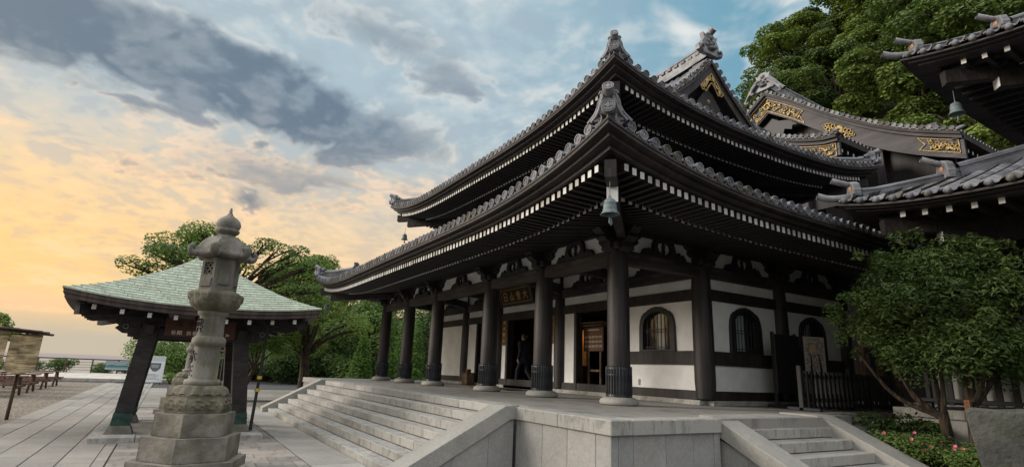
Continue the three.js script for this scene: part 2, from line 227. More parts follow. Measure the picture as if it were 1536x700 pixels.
// ================================================================ ground, paving, platform, stairs
const PL = 1.063;
{
  const R = rng(5);
  const hillY = (x, z) => { // level precinct, falling to the sea beyond the terrace, rising to the wooded hill behind the halls
    let y = -0.03;
    const d = -z - 58; if (d > 0) y -= Math.min(46, d * 0.55);
    y += Math.min(44, Math.max(0, x - 38) * 1.36) * sstep(-80, -33, z);
    return y;
  };
  const xs = [-3000, -800, -300, -120, -60, -40, -20, -10, 0, 10, 20, 28, 34, 40, 46, 52, 58, 64, 72, 80, 90, 110, 140, 200, 400, 900, 3000], zs = [-4000, -1500, -600, -300, -200, -150, -120, -100, -90, -82, -75, -68, -62, -58, -54, -50, -46, -40, -30, -20, -10, 0, 10, 20, 40, 80, 200, 600, 2000];
  const g = grid(xs.length - 1, zs.length - 1, (u, v) => { const x = xs[Math.round(u * (xs.length - 1))], z = zs[Math.round(v * (zs.length - 1))]; return [x, hillY(x, z), z]; });
  struct('ground', g, mat([0.09, 0.085, 0.05], { map: scaled(asphaltT, 0.3), roughness: 1 }));
  struct('sea', bx(-4000, 4000, -30.4, -30, -5500, -110), mat([0.2, 0.21, 0.21], { roughness: 0.35 }));
  struct('gravel_yard', bx(-16, -2.94, -0.02, 0.008, -42.4, -4), M.gravel);
  struct('gravel_border', bx(2.3, 16, -0.02, 0.01, -25.3, -21.2), M.gravel);
  struct('asphalt_road', bx(1.2, 40, -0.02, 0.006, -52.4, -35.8), M.asphalt);
  struct('side_ground', bx(-2.9, 30, -0.025, 0.0, -8.2, 12), M.asphalt);

  // paved path with slabs laid one by one
  const path = struct('paved_path', bx(-2.93, 3.0, -0.1, 0.006, -42.4, -8), mat([0.13, 0.12, 0.11], { map: scaled(asphaltT, 1), roughness: 1 }));
  const slab = (parent, name, x0, x1, z0, z1, m, lift = 0) => { const g = cbox(x1 - x0 - 0.012, 0.06, z1 - z0 - 0.012, 0.006); uvOff(g, R() * 7, R() * 7); part(name, g, m, parent, [(x0 + x1) / 2, 0.002 + lift + R() * 0.004, (z0 + z1) / 2]); };
  function uvOff(g, a, b) { const u = g.attributes.uv; for (let i = 0; i < u.count; i++) u.setXY(i, u.getX(i) + a, u.getY(i) + b); }
  const rows = [-2.92, -2.47, -2.03, -1.59, -1.16, -0.726];
  for (let r = 0; r < 5; r++) { let z = -8.1 - R() * 0.6; while (z > -41) { const L = 0.8 + R() * 0.75; slab(path, 'paving_slab', rows[r], rows[r + 1], Math.max(z - L, -42.2), z, pavers[Math.floor(R() * 5)]); z -= L; } }
  { let z = -8.2; while (z > -41) { const L = 1.2 + R() * 0.7; slab(path, 'edging_slab', -0.726, -0.56, Math.max(z - L, -42.2), z, pavers[Math.floor(R() * 5)]); z -= L; } }
  const court = struct('cobbled_court', bx(-0.55, 2.2, -0.1, 0.004, -22, -8.4), mat([0.1, 0.095, 0.085], { map: scaled(asphaltT, 1), roughness: 1 }));
  { let z = -8.5; while (z > -21.6) { const D = 0.34 + R() * 0.2; let x = -0.55; while (x < 2.1) { const L = Math.min(0.45 + R() * 0.45, 2.18 - x); if (L > 0.06) slab(court, 'paving_stone', x, x + L, z - D, z, roughPavers[Math.floor(R() * 4)], 0.003); x += L; } z -= D; } }
  { let z = -8.3; while (z > -21) { const L = 1.1 + R() * 0.5; slab(path, 'paving_slab', 2.2, 3.0, z - L, z, granites[Math.floor(R() * 4)], 0.002); z -= L; } }
  { let z = -22; while (z > -35.6) { const L = 1.0 + R() * 0.6; for (const [a, b] of [[-0.56, 0.5], [0.5, 1.35], [1.35, 2.25]]) slab(path, 'paving_slab', a, b, Math.max(z - L, -35.7), z, pavers[Math.floor(R() * 5)]); z -= L; } }
  const cross = struct('cross_path', bx(2.3, 30, -0.1, 0.004, -35.7, -25.4), mat([0.13, 0.12, 0.11], { roughness: 1 }));
  for (let z = -25.4; z > -35.4; z -= 1.7) { let x = 2.32; while (x < 17) { const L = 1.5 + R() * 0.9; slab(cross, z > -27 ? 'kerb_stone' : 'paving_slab', x, x + L, z - 1.7, z, z > -27 ? roughPavers[Math.floor(R() * 4)] : granites[Math.floor(R() * 4)], z > -27 ? 0.05 : 0); x += L; } }

  // sunny terrace beyond the gravel, reached by two low steps
  struct('terrace', bx(-34, 2.6, -0.1, 0.22, -57.5, -43.1), M.concrete);
  const ts = thing('terrace_step', 'low stone steps up to the pale terrace beyond the gravel', 'steps', [0, 0, 0]);
  for (let x = -34; x < 2.4; x += 2.4) { part('step_stone', cbox(2.39, 0.12, 0.5, 0.012), roughPavers[Math.floor(R() * 4)], ts, [x + 1.2, 0.05, -42.62]); part('step_stone', cbox(2.39, 0.13, 0.4, 0.012), stepMats[Math.floor(R() * 3)], ts, [x + 1.2, 0.16, -42.92]); }

  // ---------------- stone platform of the hall
  const plat = thing('stone_platform', 'raised granite platform that carries the hall and its columns', 'platform', [0, 0, 0]);
  mesh('core', [bx(4.9, 30, 0, PL - 0.17, -24.1, -5.58), bx(10.1, 13.6, 0, PL - 0.17, -6.6, -6.35)], M.platformTop, plat);
  { // floor slabs of the porch
    const edges = []; let z = -5.52; while (z > -24.1) { const L = Math.min(1.1 + R() * 0.4, z + 24.15); edges.push([z - L, z]); z -= L; }
    const xsF = [5.16, 6.2, 7.3, 8.4, 9.5];
    edges.forEach(([a, b]) => { for (let k = 0; k + 1 < xsF.length; k++) { const g = cbox(xsF[k + 1] - xsF[k] - 0.005, 0.17, b - a - 0.005, 0.003); uvOff(g, R() * 9, R() * 9); part('floor_slab', g, M.platformTop, plat, [(xsF[k] + xsF[k + 1]) / 2, PL - 0.087, (a + b) / 2]); } });
    for (let x = 9.5; x < 14; x += 1.3) for (const [a, b] of [[-6.6, -5.75], [-7.8, -6.6]]) { if (b > -6 && x > 9.7) continue; part('floor_slab', cbox(1.295, 0.17, b - a - 0.005, 0.003), M.platformTop, plat, [x + 0.65, PL - 0.087, (a + b) / 2]); }
    mesh('floor', bx(9.5, 29, PL - 0.2, PL - 0.003, -24.1, -7.8), M.platformTop, plat);
  }
  const cap = (x0, x1, z0, z1) => { const g = cbox(x1 - x0 - 0.005, 0.19, z1 - z0 - 0.005, 0.012); uvOff(g, R() * 9, R() * 9); part('capstone', g, stepMats[Math.floor(R() * 3)], plat, [(x0 + x1) / 2, PL - 0.093, (z0 + z1) / 2]); };
  cap(4.79, 5.16, -6.58, -5.45); cap(4.79, 5.16, -7.72, -6.58);
  for (const [a, b] of [[5.16, 5.92], [5.92, 6.86]]) cap(a, b, -5.82, -5.45);
  let zc = -20.55; while (zc > -24) { cap(4.79, 5.16, zc - 1.2, zc); zc -= 1.2; }
  for (let x = 10.05; x < 13.4; x += 1.15) cap(x, x + 1.15, -6.62, -6.2);
  const panel = (x0, x1, z0, z1) => { const g = bx(0, x1 - x0, 0, PL - 0.185, 0, z1 - z0, 0.006); uvOff(g, R() * 9, R() * 9); part('wall_slab', g, graniteWall[Math.floor(R() * 3)], plat, [x0, 0, z0]); };
  for (const [a, b] of [[-7.72, -7.62], [-7.61, -7.0], [-6.995, -6.4], [-6.395, -5.8], [-5.795, -5.5]]) panel(4.83, 4.95, a, b);
  for (const [a, b] of [[4.955, 5.2], [5.205, 5.78], [5.785, 6.3], [6.305, 6.72], [6.73, 6.86]]) panel(a, b, -5.62, -5.5);
  for (let x = 10.05; x < 13.3; x += 0.8) panel(x, x + 0.795, -6.4, -6.28);
  for (let z = -24.1; z < -20.6; z += 0.87) panel(4.83, 4.95, z, z + 0.865);

  // ---------------- wide front stairs
  const st = thing('front_stairs', 'wide flight of seven granite steps before the row of columns', 'stairs', [0, 0, 0]);
  for (let k = 1; k <= 7; k++) { // risers from x = 3.02, treads 0.285
    const x = 3.02 + (k - 1) * 0.285; let z = -8.2 - (k % 2 ? 0 : -0.0);
    let first = true;
    while (z > -20.08) { let L = 1.15 + R() * 0.5; if (first) { L *= 0.5 + R() * 0.5; first = false; } if (z - L < -19.6) L = z + 20.1; const g = cbox(k === 7 ? 0.44 : 0.40, 0.141, L - 0.009, 0.008); uvOff(g, R() * 9, R() * 9); part('step_block', g, stepMats[Math.floor(R() * 3)], st, [x + (k === 7 ? 0.22 : 0.2), k * 0.152 - 0.0715, z - L / 2]); z -= L; }
  }
  mesh('foundation', bx(3.2, 4.85, 0, 0.14, -20.1, -8.2), M.platformTop, st);
  for (const [z0, w, nm] of [[-8.2, 0.5, 'near'], [-20.56, 0.45, 'far']]) {
    const capPts = [[2.86, 0.0], [2.86, 0.18], [4.7, 1.165], [5.14, 1.075], [5.14, 0.9], [4.72, 0.9], [3.12, 0.0]];
    const pts = nm === 'near' ? [[2.86, 0], [2.86, 0.16], [4.62, 1.075], [4.79, 1.075], [4.79, 0.89], [4.7, 0.88], [3.06, 0]] : [[2.86, 0], [2.86, 0.16], [4.62, 1.085], [4.79, 1.085], [4.79, 0.89], [4.7, 0.88], [3.06, 0]];
    const c = poly(pts, w, 0.008); c.translate(0, 0, z0); part('cheek_cap', c, M.capstone, st);
    const body = []; for (const [a, b] of [[3.07, 3.75], [3.755, 4.35], [4.355, 4.79]]) { const yl = (x) => Math.max(0.001, (x - 3.06) / 1.64 * 0.88 - 0.003); const p = poly([[a, 0], [b, 0], [b, Math.min(0.885, yl(b))], [a, yl(a)]], w - 0.08); p.translate(0, 0, z0 + 0.04); part('cheek_slab', p, graniteWall[Math.floor(R() * 3)], st); }
  }
  // ---------------- narrow side stairs
  const ss = thing('side_stairs', 'narrow flight of weathered granite steps on the garden side of the platform', 'stairs', [0, 0, 0]);
  for (let k = 1; k <= 7; k++) { const z = -3.8 - (k - 1) * 0.32; let x = 7.3; const cut = 8.3 + R() * 0.9; for (const b of [cut, 9.5]) { const g = cbox(b - x - 0.009, 0.141, k === 7 ? 0.5 : 0.42, 0.008); uvOff(g, R() * 9, R() * 9); part('step_block', g, stepMats[Math.floor(R() * 3)], ss, [(x + b) / 2, k * 0.152 - 0.0715, z - (k === 7 ? 0.25 : 0.21)]); x = b; } }
  mesh('foundation', bx(7.3, 9.5, 0, 0.14, -5.9, -4.0), M.platformTop, ss);
  for (const [x0, w] of [[6.87, 0.43], [9.5, 0.5]]) {
    const c = poly([[3.62, 0], [3.62, 0.16], [5.5, 1.02], [5.66, 1.075], [5.86, 1.078], [x0 > 9 ? 6.3 : 5.86, 1.078], [x0 > 9 ? 6.3 : 5.86, 0.88], [5.6, 0.86], [3.8, 0]], w, 0.008); // profile in (-z, y)
    c.rotateY(Math.PI / 2); c.translate(x0, 0, 0); uvm(c); part('cheek_cap', c, M.capstone, ss);
    for (const [a, b] of [[3.85, 4.5], [4.505, 5.1], [5.105, 5.8]]) { const yl = (q) => Math.max(0.001, Math.min(0.86, (q - 3.8) / 1.8 * 0.86) - 0.003), p = poly([[a, 0], [b, 0], [b, yl(b)], [a, yl(a)]], w - 0.08); p.rotateY(Math.PI / 2); p.translate(x0 + 0.04, 0, 0); uvm(p); part('cheek_slab', p, graniteWall[Math.floor(R() * 3)], ss); }
  }
}
// ================================================================ curved hipped eaves shared by the halls
function roofSpec({ x0, x1, z0, z1, H, D, p, rises }) {
  const sides = { front: { A: [x0, z1], e: [0, -1], n: [1, 0], len: z1 - z0, turn: -Math.PI / 2 }, right: { A: [x0, z1], e: [1, 0], n: [0, -1], len: x1 - x0, turn: 0 }, left: { A: [x0, z0], e: [1, 0], n: [0, 1], len: x1 - x0, turn: Math.PI }, back: { A: [x1, z1], e: [0, -1], n: [-1, 0], len: z1 - z0, turn: Math.PI / 2 } };
  const riseAt = (i) => { for (let k = 1; k < rises.length; k++) if (i <= rises[k][0]) return lerp(rises[k - 1][1], rises[k][1], (i - rises[k - 1][0]) / (rises[k][0] - rises[k - 1][0])); return rises[rises.length - 1][1]; };
  const shape = (d, L) => clamp01(1 - d / D) ** p + clamp01(1 - (L - d) / D) ** p;
  const yAt = (sd, s, i, dy) => H + dy + riseAt(i) * shape(s - i, sd.len - 2 * i);
  const pt = (name, s, i, dy) => { const d = sides[name]; return [d.A[0] + d.e[0] * s + d.n[0] * i, yAt(d, s, i, dy), d.A[1] + d.e[1] * s + d.n[1] * i]; };
  const station = (t) => t + 0.5 * Math.sin(2 * Math.PI * t) / (2 * Math.PI) * -1;  // denser at both corners
  const strip = (name, i0, y0, i1, y1, N = 40, K = 1) => { const d = sides[name]; return grid(N, K, (u, v) => { const i = lerp(i0, i1, v), s = i + station(u) * (d.len - 2 * i); return pt(name, s, i, lerp(y0, y1, v)); }); };
  const board = (name, i0, i1, y0, y1, N = 40) => [strip(name, i0, y0, i0, y1, N), strip(name, i0, y1, i1, y1, N), strip(name, i1, y1, i1, y0, N), strip(name, i1, y0, i0, y0, N)];
  const sheetOf = (name, f, i0, i1, N = 48, K = 8) => { const d = sides[name]; return grid(N, K, (u, v) => { const i = lerp(i0, i1, v), s = i + station(u) * (d.len - 2 * i); return pt(name, s, i, f(i)); }); };
  return { sides, riseAt, pt, strip, board, sheetOf, H, x0, x1, z0, z1, slope: (name, s) => (pt(name, s + 0.05, 0, 0)[1] - pt(name, s - 0.05, 0, 0)[1]) / 0.1 };
}
// round end tile with its cover tile and the hollow tile beside it; local +z points out of the eave
const EAVE = 0.24;
const eaveTileGeo = (() => {
  const r = 0.084, disc = new THREE.LatheGeometry([[0.0001, 0.016], [0.018, 0.016], [0.021, 0.006], [0.042, 0.006], [0.045, 0.014], [0.053, 0.014], [0.056, 0.006], [0.066, 0.006], [0.069, 0.02], [r, 0.02], [r, -0.05]].map(([a, b]) => new THREE.Vector2(a, b)), 16).toNonIndexed();
  disc.computeVertexNormals(); disc.rotateX(Math.PI / 2); uvm(disc);
  const cross = [bx(-0.05, 0.05, -0.006, 0.006, 0.004, 0.013), bx(-0.006, 0.006, -0.05, 0.05, 0.004, 0.013)];
  const cover = grid(8, 1, (u, v) => { const a = Math.PI * u; return [Math.cos(a) * r, Math.sin(a) * r, -v * 0.5]; });
  const pan = [grid(6, 1, (u, v) => [lerp(0.055, EAVE - 0.055, u), -0.02 - 0.05 * Math.sin(Math.PI * u), 0.0 - v * 0.5]), grid(6, 1, (u, v) => [lerp(0.055, EAVE - 0.055, u), -0.02 - 0.05 * Math.sin(Math.PI * u) - 0.042 * v, 0]), grid(6, 1, (u, v) => [lerp(0.055, EAVE - 0.055, u), -0.062 - 0.05 * Math.sin(Math.PI * u), -0.12 * v])];
  return merged([disc, ...cross, cover, ...pan]);
})();
const tileMats = [M.tile, M.tileB, mat([0.25, 0.245, 0.24], { map: scaled(mossT, 1.1), bumpMap: scaled(bumpT, 2), bumpScale: 0.006, roughness: 0.55 }), M.tileC];
function eaveTiles(spec, name, parent, dy, from, to, R, stuff) {
  const d = spec.sides[name], list = [];
  for (let s = from; s <= to; s += EAVE) {
    const [x, y, z] = spec.pt(name, s, 0.0, dy), roll = Math.atan(spec.slope(name, s)) * (name === 'front' || name === 'left' ? 1 : 1);
    const e = new THREE.Euler(0, d.turn, 0, 'YXZ'); const ex = V(1, 0, 0).applyEuler(e), along = ex.x * d.e[0] + ex.z * d.e[1]; e.z = roll * along;
    if (stuff) { const g = eaveTileGeo.clone(); g.applyMatrix4(new THREE.Matrix4().makeRotationFromEuler(e).setPosition(x, y, z)); list.push(g); continue; }
    const m = part('eave_tile', eaveTileGeo, tileMats[Math.floor(R() * 4)], parent, [x, y, z]); m.rotation.copy(e); m.rotation.z += (R() - 0.5) * 0.07; m.rotation.x += (R() - 0.5) * 0.05; m.position.y += (R() - 0.5) * 0.014;
  }
  if (stuff && list.length) { const m = mesh('eave_tile_row', list, M.tile, parent); m.userData.kind = 'stuff'; }
}
// cover-tile ribs that run up a slope
function ribs(spec, name, f, iMax, from, to, lim) {
  const d = spec.sides[name], out = [];
  for (let s = from; s <= to; s += EAVE) { const end = Math.min(iMax, s - 0.1, d.len - s - 0.1); if (end < 0.4) continue; out.push(grid(5, Math.max(3, Math.ceil(end / 0.7)), (u, v) => { const i = 0.1 + v * (end - 0.1), a = Math.PI * u, q = spec.pt(name, s, i, f(i)); return [q[0] + d.e[0] * Math.cos(a) * 0.075, q[1] + Math.sin(a) * 0.075, q[2] + d.e[1] * Math.cos(a) * 0.075]; })); }
  return out;
}
function rafters(spec, name, { i0, L, y, step, w, h, tilt = 0 }, from, to) { // list of {pos, turn, tilt, L, w, h}
  const d = spec.sides[name], out = []; const n = Math.floor((to - from) / step);
  for (let k = 0; k <= n; k++) { const s = from + k * step, q = spec.pt(name, s, i0, y); const c = [q[0] + d.n[0] * L / 2, q[1] + Math.tan(tilt) * L / 2, q[2] + d.n[1] * L / 2]; out.push({ pos: c, turn: d.turn, tilt, L, w, h, dist: Math.hypot(q[0], q[1] - 1.6, q[2]) }); }
  return out;
}
const rafterGeo = new Map(), rafterR = rng(909), dullPaint = mat([0.78, 0.77, 0.73], { map: scaled(stainT, 3), roughness: 0.8 });
function rafterMesh(r, parent, wood = M.woodDark) {
  const key = [r.w, r.h, r.L].join(); if (!rafterGeo.has(key)) rafterGeo.set(key, new THREE.BoxGeometry(r.w, r.h, r.L));
  const m = part('rafter', rafterGeo.get(key), [wood, wood, wood, wood, rafterR() < 0.75 ? M.whitePaint : dullPaint, wood], parent, r.pos); m.rotation.set(r.tilt + (rafterR() - 0.5) * 0.012, r.turn + (rafterR() - 0.5) * 0.016, (rafterR() - 0.5) * 0.03, 'YXZ'); m.position.y += (rafterR() - 0.5) * 0.006; return m;
}
function rafterStuff(list, parent, wood = M.woodDark) {
  const a = [], b = [];
  for (const r of list) { const M4 = new THREE.Matrix4().makeRotationFromEuler(new THREE.Euler(r.tilt, r.turn, 0, 'YXZ')).setPosition(...r.pos); const g = uvm(new THREE.BoxGeometry(r.w, r.h, r.L)); g.applyMatrix4(M4); a.push(g); const e = uvm(new THREE.BoxGeometry(r.w + 0.002, r.h + 0.002, 0.012)); e.translate(0, 0, r.L / 2); e.applyMatrix4(M4); b.push(e); }
  if (a.length) { mesh('rafter_row', a, wood, parent).userData.kind = 'stuff'; mesh('rafter_end_row', b, M.whitePaint, parent).userData.kind = 'stuff'; }
}
// ridge built up of flat courses with a round tile on top, along points
function ridge(points, w, h) {
  const out = [], P = points.map((p) => V(...p));
  const sec = [[-w / 2, -0.1], [-w / 2, h * 0.3], [-w * 0.42, h * 0.34], [-w * 0.42, h * 0.62], [-w * 0.5, h * 0.64], [-w * 0.5, h * 0.7], [-w * 0.36, h * 0.74], [-w * 0.3, h * 0.9], [0, h * 1.08]];
  const full = [...sec, ...sec.slice(0, -1).reverse().map(([a, b]) => [-a, b])];
  for (let k = 0; k + 1 < full.length; k++) out.push(grid(P.length - 1, 1, (u, v) => { const i = Math.round(u * (P.length - 1)), q = P[i], t = (P[Math.min(i + 1, P.length - 1)].clone().sub(P[Math.max(i - 1, 0)])).setY(0).normalize(), sx = -t.z, sz = t.x, [a, b] = v < 0.5 ? full[k] : full[k + 1]; return [q.x + sx * a, q.y + b, q.z + sz * a]; }));
  return out;
}
// demon-face style ridge end, facing local +z, base at y 0
function ridgeEndGeo(s = 1) {
  const shield = poly([[-0.3, 0], [-0.42, 0.05], [-0.44, 0.16], [-0.36, 0.2], [-0.3, 0.16], [-0.3, 0.3], [-0.22, 0.44], [-0.26, 0.56], [-0.17, 0.52], [-0.1, 0.6], [0.1, 0.6], [0.17, 0.52], [0.26, 0.56], [0.22, 0.44], [0.3, 0.3], [0.3, 0.16], [0.36, 0.2], [0.44, 0.16], [0.42, 0.05], [0.3, 0]], 0.1, 0.015);
  const ball = (x, y, r, sy = 1) => { const g = new THREE.SphereGeometry(r, 10, 8); g.scale(1, sy, 0.8); g.translate(x, y, 0.12); return uvm(g); };
  const curl = (k) => tube([[k * 0.3, 0.02, 0.1], [k * 0.4, 0.1, 0.12], [k * 0.34, 0.18, 0.13], [k * 0.28, 0.12, 0.12]], 0.035, 10, 6);
  const g = merged([shield, ball(-0.09, 0.36, 0.06), ball(0.09, 0.36, 0.06), ball(0, 0.27, 0.07, 0.8), ball(0, 0.15, 0.13, 0.5), ball(-0.15, 0.24, 0.06), ball(0.15, 0.24, 0.06), ball(0, 0.48, 0.08), curl(-1), curl(1)]);
  g.scale(s, s, s); return g;
}
// corner ornament: two round tiles, one above the other, between scrolled flanks; local +z points out along the hip
function cornerOrnamentGeo() {
  const disc = (y, z, r, L, tilt) => { const d = new THREE.LatheGeometry([[0.0001, 0.02], [0.03, 0.02], [0.034, 0.008], [r * 0.6, 0.008], [r * 0.64, 0.02], [r * 0.74, 0.02], [r * 0.78, 0.008], [r * 0.86, 0.008], [r * 0.9, 0.024], [r, 0.024], [r, -L]].map(([a, b]) => new THREE.Vector2(a, b)), 20).toNonIndexed(); d.computeVertexNormals(); const c = [bx(-r * 0.62, r * 0.62, -0.05, -0.035, -0.008, 0.008)]; d.rotateX(Math.PI / 2); uvm(d); const k1 = bx(-r * 0.6, r * 0.6, -0.008, 0.008, 0.006, 0.018), k2 = bx(-0.008, 0.008, -r * 0.6, r * 0.6, 0.006, 0.018); const g = merged([d, k1, k2]); g.rotateX(-tilt); g.translate(0, y, z); return g; };
  const flank = (k) => [tube([[k * 0.1, 0.24, 0.1], [k * 0.16, 0.12, 0.08], [k * 0.22, 0.0, 0.04], [k * 0.36, -0.1, -0.04]], 0.03, 10, 6), tube([[k * 0.12, 0.3, 0.02], [k * 0.2, 0.16, -0.02], [k * 0.28, 0.04, -0.06], [k * 0.44, -0.06, -0.16]], 0.035, 10, 6), tube([[k * 0.1, 0.26, 0.08], [k * 0.15, 0.33, 0.08], [k * 0.19, 0.28, 0.07]], 0.022, 6, 5)];
  const back = poly([[-0.2, -0.1], [-0.16, 0.2], [-0.1, 0.34], [0.1, 0.34], [0.16, 0.2], [0.2, -0.1]], 0.12, 0.01); back.translate(0, 0, -0.12);
  return merged([disc(0.06, 0.16, 0.105, 0.5, 0.05), disc(0.36, 0.16, 0.085, 0.45, 0.45), ...[...flank(-1), ...flank(1)].map((g) => g.scale(0.72, 1, 1)), back]);
}
// openwork plate: outline with round and leaf-shaped holes
const ringHole = (x, y, r, n = 8, sx = 1) => Array.from({ length: n }, (_, k) => [x + Math.cos(k / n * 6.283) * r * sx, y - Math.sin(k / n * 6.283) * r]);
// ================================================================ the main hall
const COLX = 7.523, WALLX = 10.0, Z1 = -8.33, BAY = 2.6325, MID = 3.674, ZC = -14.847;
const COLZ = [Z1, Z1 - BAY, Z1 - 2 * BAY, Z1 - 2 * BAY - MID, Z1 - 3 * BAY - MID, Z1 - 4 * BAY - MID];
const hall = thing('temple_hall', 'dark timber temple hall with two tiled roofs and white walls on a stone platform', 'temple', [0, 0, 0]);
{
  const R = rng(77);
  // ---------------- roofs
  const lowS = roofSpec({ x0: 4.797, x1: 20.0, z0: ZC - 9.36, z1: ZC + 9.36, H: 4.548, D: 6.6, p: 3.6, rises: [[0, 0.608], [0.41, 0.328], [1.11, 0.222], [2.8, 0.05], [4, 0]] });
  const upS = roofSpec({ x0: 7.02, x1: 17.8, z0: ZC - 7.02, z1: ZC + 7.02, H: 7.555, D: 6.2, p: 3.3, rises: [[0, 0.6435], [0.41, 0.41], [1.11, 0.26], [2.8, 0.05], [4, 0]] });
  const lowF = (i) => 0.08 + 0.33 * i + 0.02 * i * i, upF = (i) => 0.08 + 0.30 * i + 0.01018 * i * i * i;
  const cand = [];
  function roofParts(name, S, F, iTop, rowY, sideEnd) {
    const roof = mesh(name, ['front', 'right', 'left', 'back'].map((k) => S.sheetOf(k, F, 0.02, iTop)), M.tileB, hall);
    const rb = mesh('tile_ribs', ['front', 'right'].flatMap((k) => ribs(S, k, F, iTop, 0.3, S.sides[k].len - 0.3)), M.tile, roof); rb.userData.kind = 'stuff';
    const boards = (k) => [...S.board(k, 0.0, 0.4, -0.07, -0.002), ...S.board(k, 0.11, 0.42, -0.125, -0.072), ...S.board(k, 0.23, 0.5, -0.18, -0.127)];
    for (const k of ['front', 'right', 'left', 'back']) mesh('eave_board', boards(k), M.fascia, roof);
    for (const k of ['front', 'right']) mesh('eave_moulding', S.board(k, -0.015, 0.02, -0.02, 0.012), M.woodBeam, roof);
    for (const k of ['front', 'right', 'left']) mesh('soffit', [S.strip(k, 0.3, rowY - S.H + 0.06, 1.1, rowY - S.H + 0.06), S.strip(k, 1.0, rowY - S.H + 0.062, 3.2, rowY - S.H + 0.40), ...S.board(k, 0.98, 1.1, rowY - S.H + 0.045, rowY - S.H + 0.13)], M.woodDark, roof);
    eaveTiles(S, 'front', roof, 0.1, 0.2, S.sides.front.len - 0.15, R);
    eaveTiles(S, 'right', roof, 0.1, 0.2, sideEnd, R);
    if (sideEnd < S.sides.right.len - 0.5) eaveTiles(S, 'right', roof, 0.1, sideEnd + EAVE, S.sides.right.len - 0.2, R, true);
    const a = { i0: 0.3, L: 0.77, y: rowY - S.H - 0.004, step: 0.16, w: 0.084, h: 0.112 }, b = { i0: 1.11, L: 1.9, y: rowY - S.H - 0.012, step: 0.16, w: 0.084, h: 0.108, tilt: 0.15 };
    for (const k of ['front', 'right']) { const len = S.sides[k].len; for (const r of rafters(S, k, a, 0.62, len - 0.62)) cand.push({ ...r, roof, w8: 1 }); for (const r of rafters(S, k, b, 1.3, len - 1.3)) cand.push({ ...r, roof, w8: name === 'lower_roof' ? 1.25 : 2.2 }); }
    rafterStuff([...rafters(S, 'left', a, 0.62, S.sides.left.len - 0.62), ...rafters(S, 'left', b, 1.3, S.sides.left.len - 1.3)], roof);
    return roof;
  }
  const low = roofParts('lower_roof', lowS, lowF, 5.3, 4.303, 9.4), IG = 2.25;
  const up = roofParts('upper_roof', upS, upF, IG, 7.333, 10.5);
  cand.sort((a, b) => a.dist * a.w8 - b.dist * b.w8);
  cand.slice(0, 296).forEach((r) => rafterMesh(r, r.roof));
  for (const rf of [low, up]) rafterStuff(cand.slice(296).filter((r) => r.roof === rf), rf);
  // hips, corner ornaments, hip rafters
  const corners = [[(S) => S.x0, (S) => S.z1, 1, -1, -Math.PI / 4], [(S) => S.x0, (S) => S.z0, 1, 1, -3 * Math.PI / 4], [(S) => S.x1, (S) => S.z1, -1, -1, Math.PI / 4]];
  const cornGeo = cornerOrnamentGeo(), endGeo = ridgeEndGeo(0.6);
  for (const [S, F, roof, top] of [[lowS, lowF, low, 5.0], [upS, upF, up, 1.9]]) corners.forEach(([fx, fz, sx, sz, turn], n) => {
    const x = fx(S), z = fz(S), line = (i0, i1, dy) => Array.from({ length: 14 }, (_, k) => { const i = lerp(i0, i1, k / 13); return [x + sx * i, S.H + F(i) + S.riseAt(i) + dy, z + sz * i]; });
    mesh('hip_ridge', ridge(line(0.3, top, 0.06), 0.24, 0.26), M.tile, roof);
    const c = part('corner_ornament', cornGeo, M.tileC, roof, [x + sx * 0.1, S.H + S.riseAt(0) + 0.12, z + sz * 0.1], turn);
    const e = part('ridge_end_tile', endGeo, M.tileB, roof, [x + sx * 1.35, S.H + F(1.35) + S.riseAt(1.35) + 0.12, z + sz * 1.35], turn);
    // hip rafter under the corner
    const y0 = S.H + S.riseAt(0.4) - 0.34, hr = mesh('hip_rafter', [bar([x + sx * 0.28, y0, z + sz * 0.28], [x + sx * 3, y0 + 0.05, z + sz * 3], 0.17, 0.27), bar([x + sx * 0.62, y0 - 0.25, z + sz * 0.62], [x + sx * 3, y0 - 0.1, z + sz * 3], 0.17, 0.24)], M.wood, roof);
    const ec = cbox(0.172, 0.243, 0.014, 0.003); part('painted_end', ec, M.whitePaint, roof, [x + sx * 0.615, y0 - 0.25, z + sz * 0.615], turn);
  });

  // ---------------- hip-and-gable top of the upper roof
  {
    const GX = 12.41, gz = [upS.z1 - IG, upS.z0 + IG], yR = (x) => upS.H + upF(5.39 - Math.abs(x - GX)) ;
    const over = 0.5, z1 = gz[0] + over, z0 = gz[1] - over;
    for (const k of [-1, 1]) { mesh('top_slope', grid(2, 14, (u, v) => { const d = v * 4.0; return [GX + k * d, upS.H + upF(5.39 - d), lerp(z0, z1, u)]; }), M.tileB, up);
      const list = []; for (let z = z1 - 0.2; z > z0; z -= EAVE) list.push(grid(5, 8, (u, v) => { const d = 0.15 + v * 3.7, a = Math.PI * u; return [GX + k * d, upS.H + upF(5.39 - d) + Math.sin(a) * 0.085, z + Math.cos(a) * 0.08]; })); mesh('tile_ribs', list, M.tile, up).userData.kind = 'stuff';
      // bargeboards, edge tiles and wall of the gable that faces the garden
      const crv = (off) => Array.from({ length: 15 }, (_, j) => { const d = j / 14 * 3.7; return [k * d, upS.H + upF(5.39 - d) + off]; });
      const bpts = [...crv(-0.06), ...crv(-0.42).reverse()], b = poly(k > 0 ? bpts : bpts.slice().reverse(), 0.09); b.translate(GX, 0, z1 - 0.14); part('bargeboard', b, M.fascia, up);
      const b2p = [...crv(-0.0), ...crv(-0.12).reverse()], b2 = poly(k > 0 ? b2p : b2p.slice().reverse(), 0.14); b2.translate(GX, 0, z1 - 0.12); part('bargeboard_moulding', b2, M.woodBeam, up);
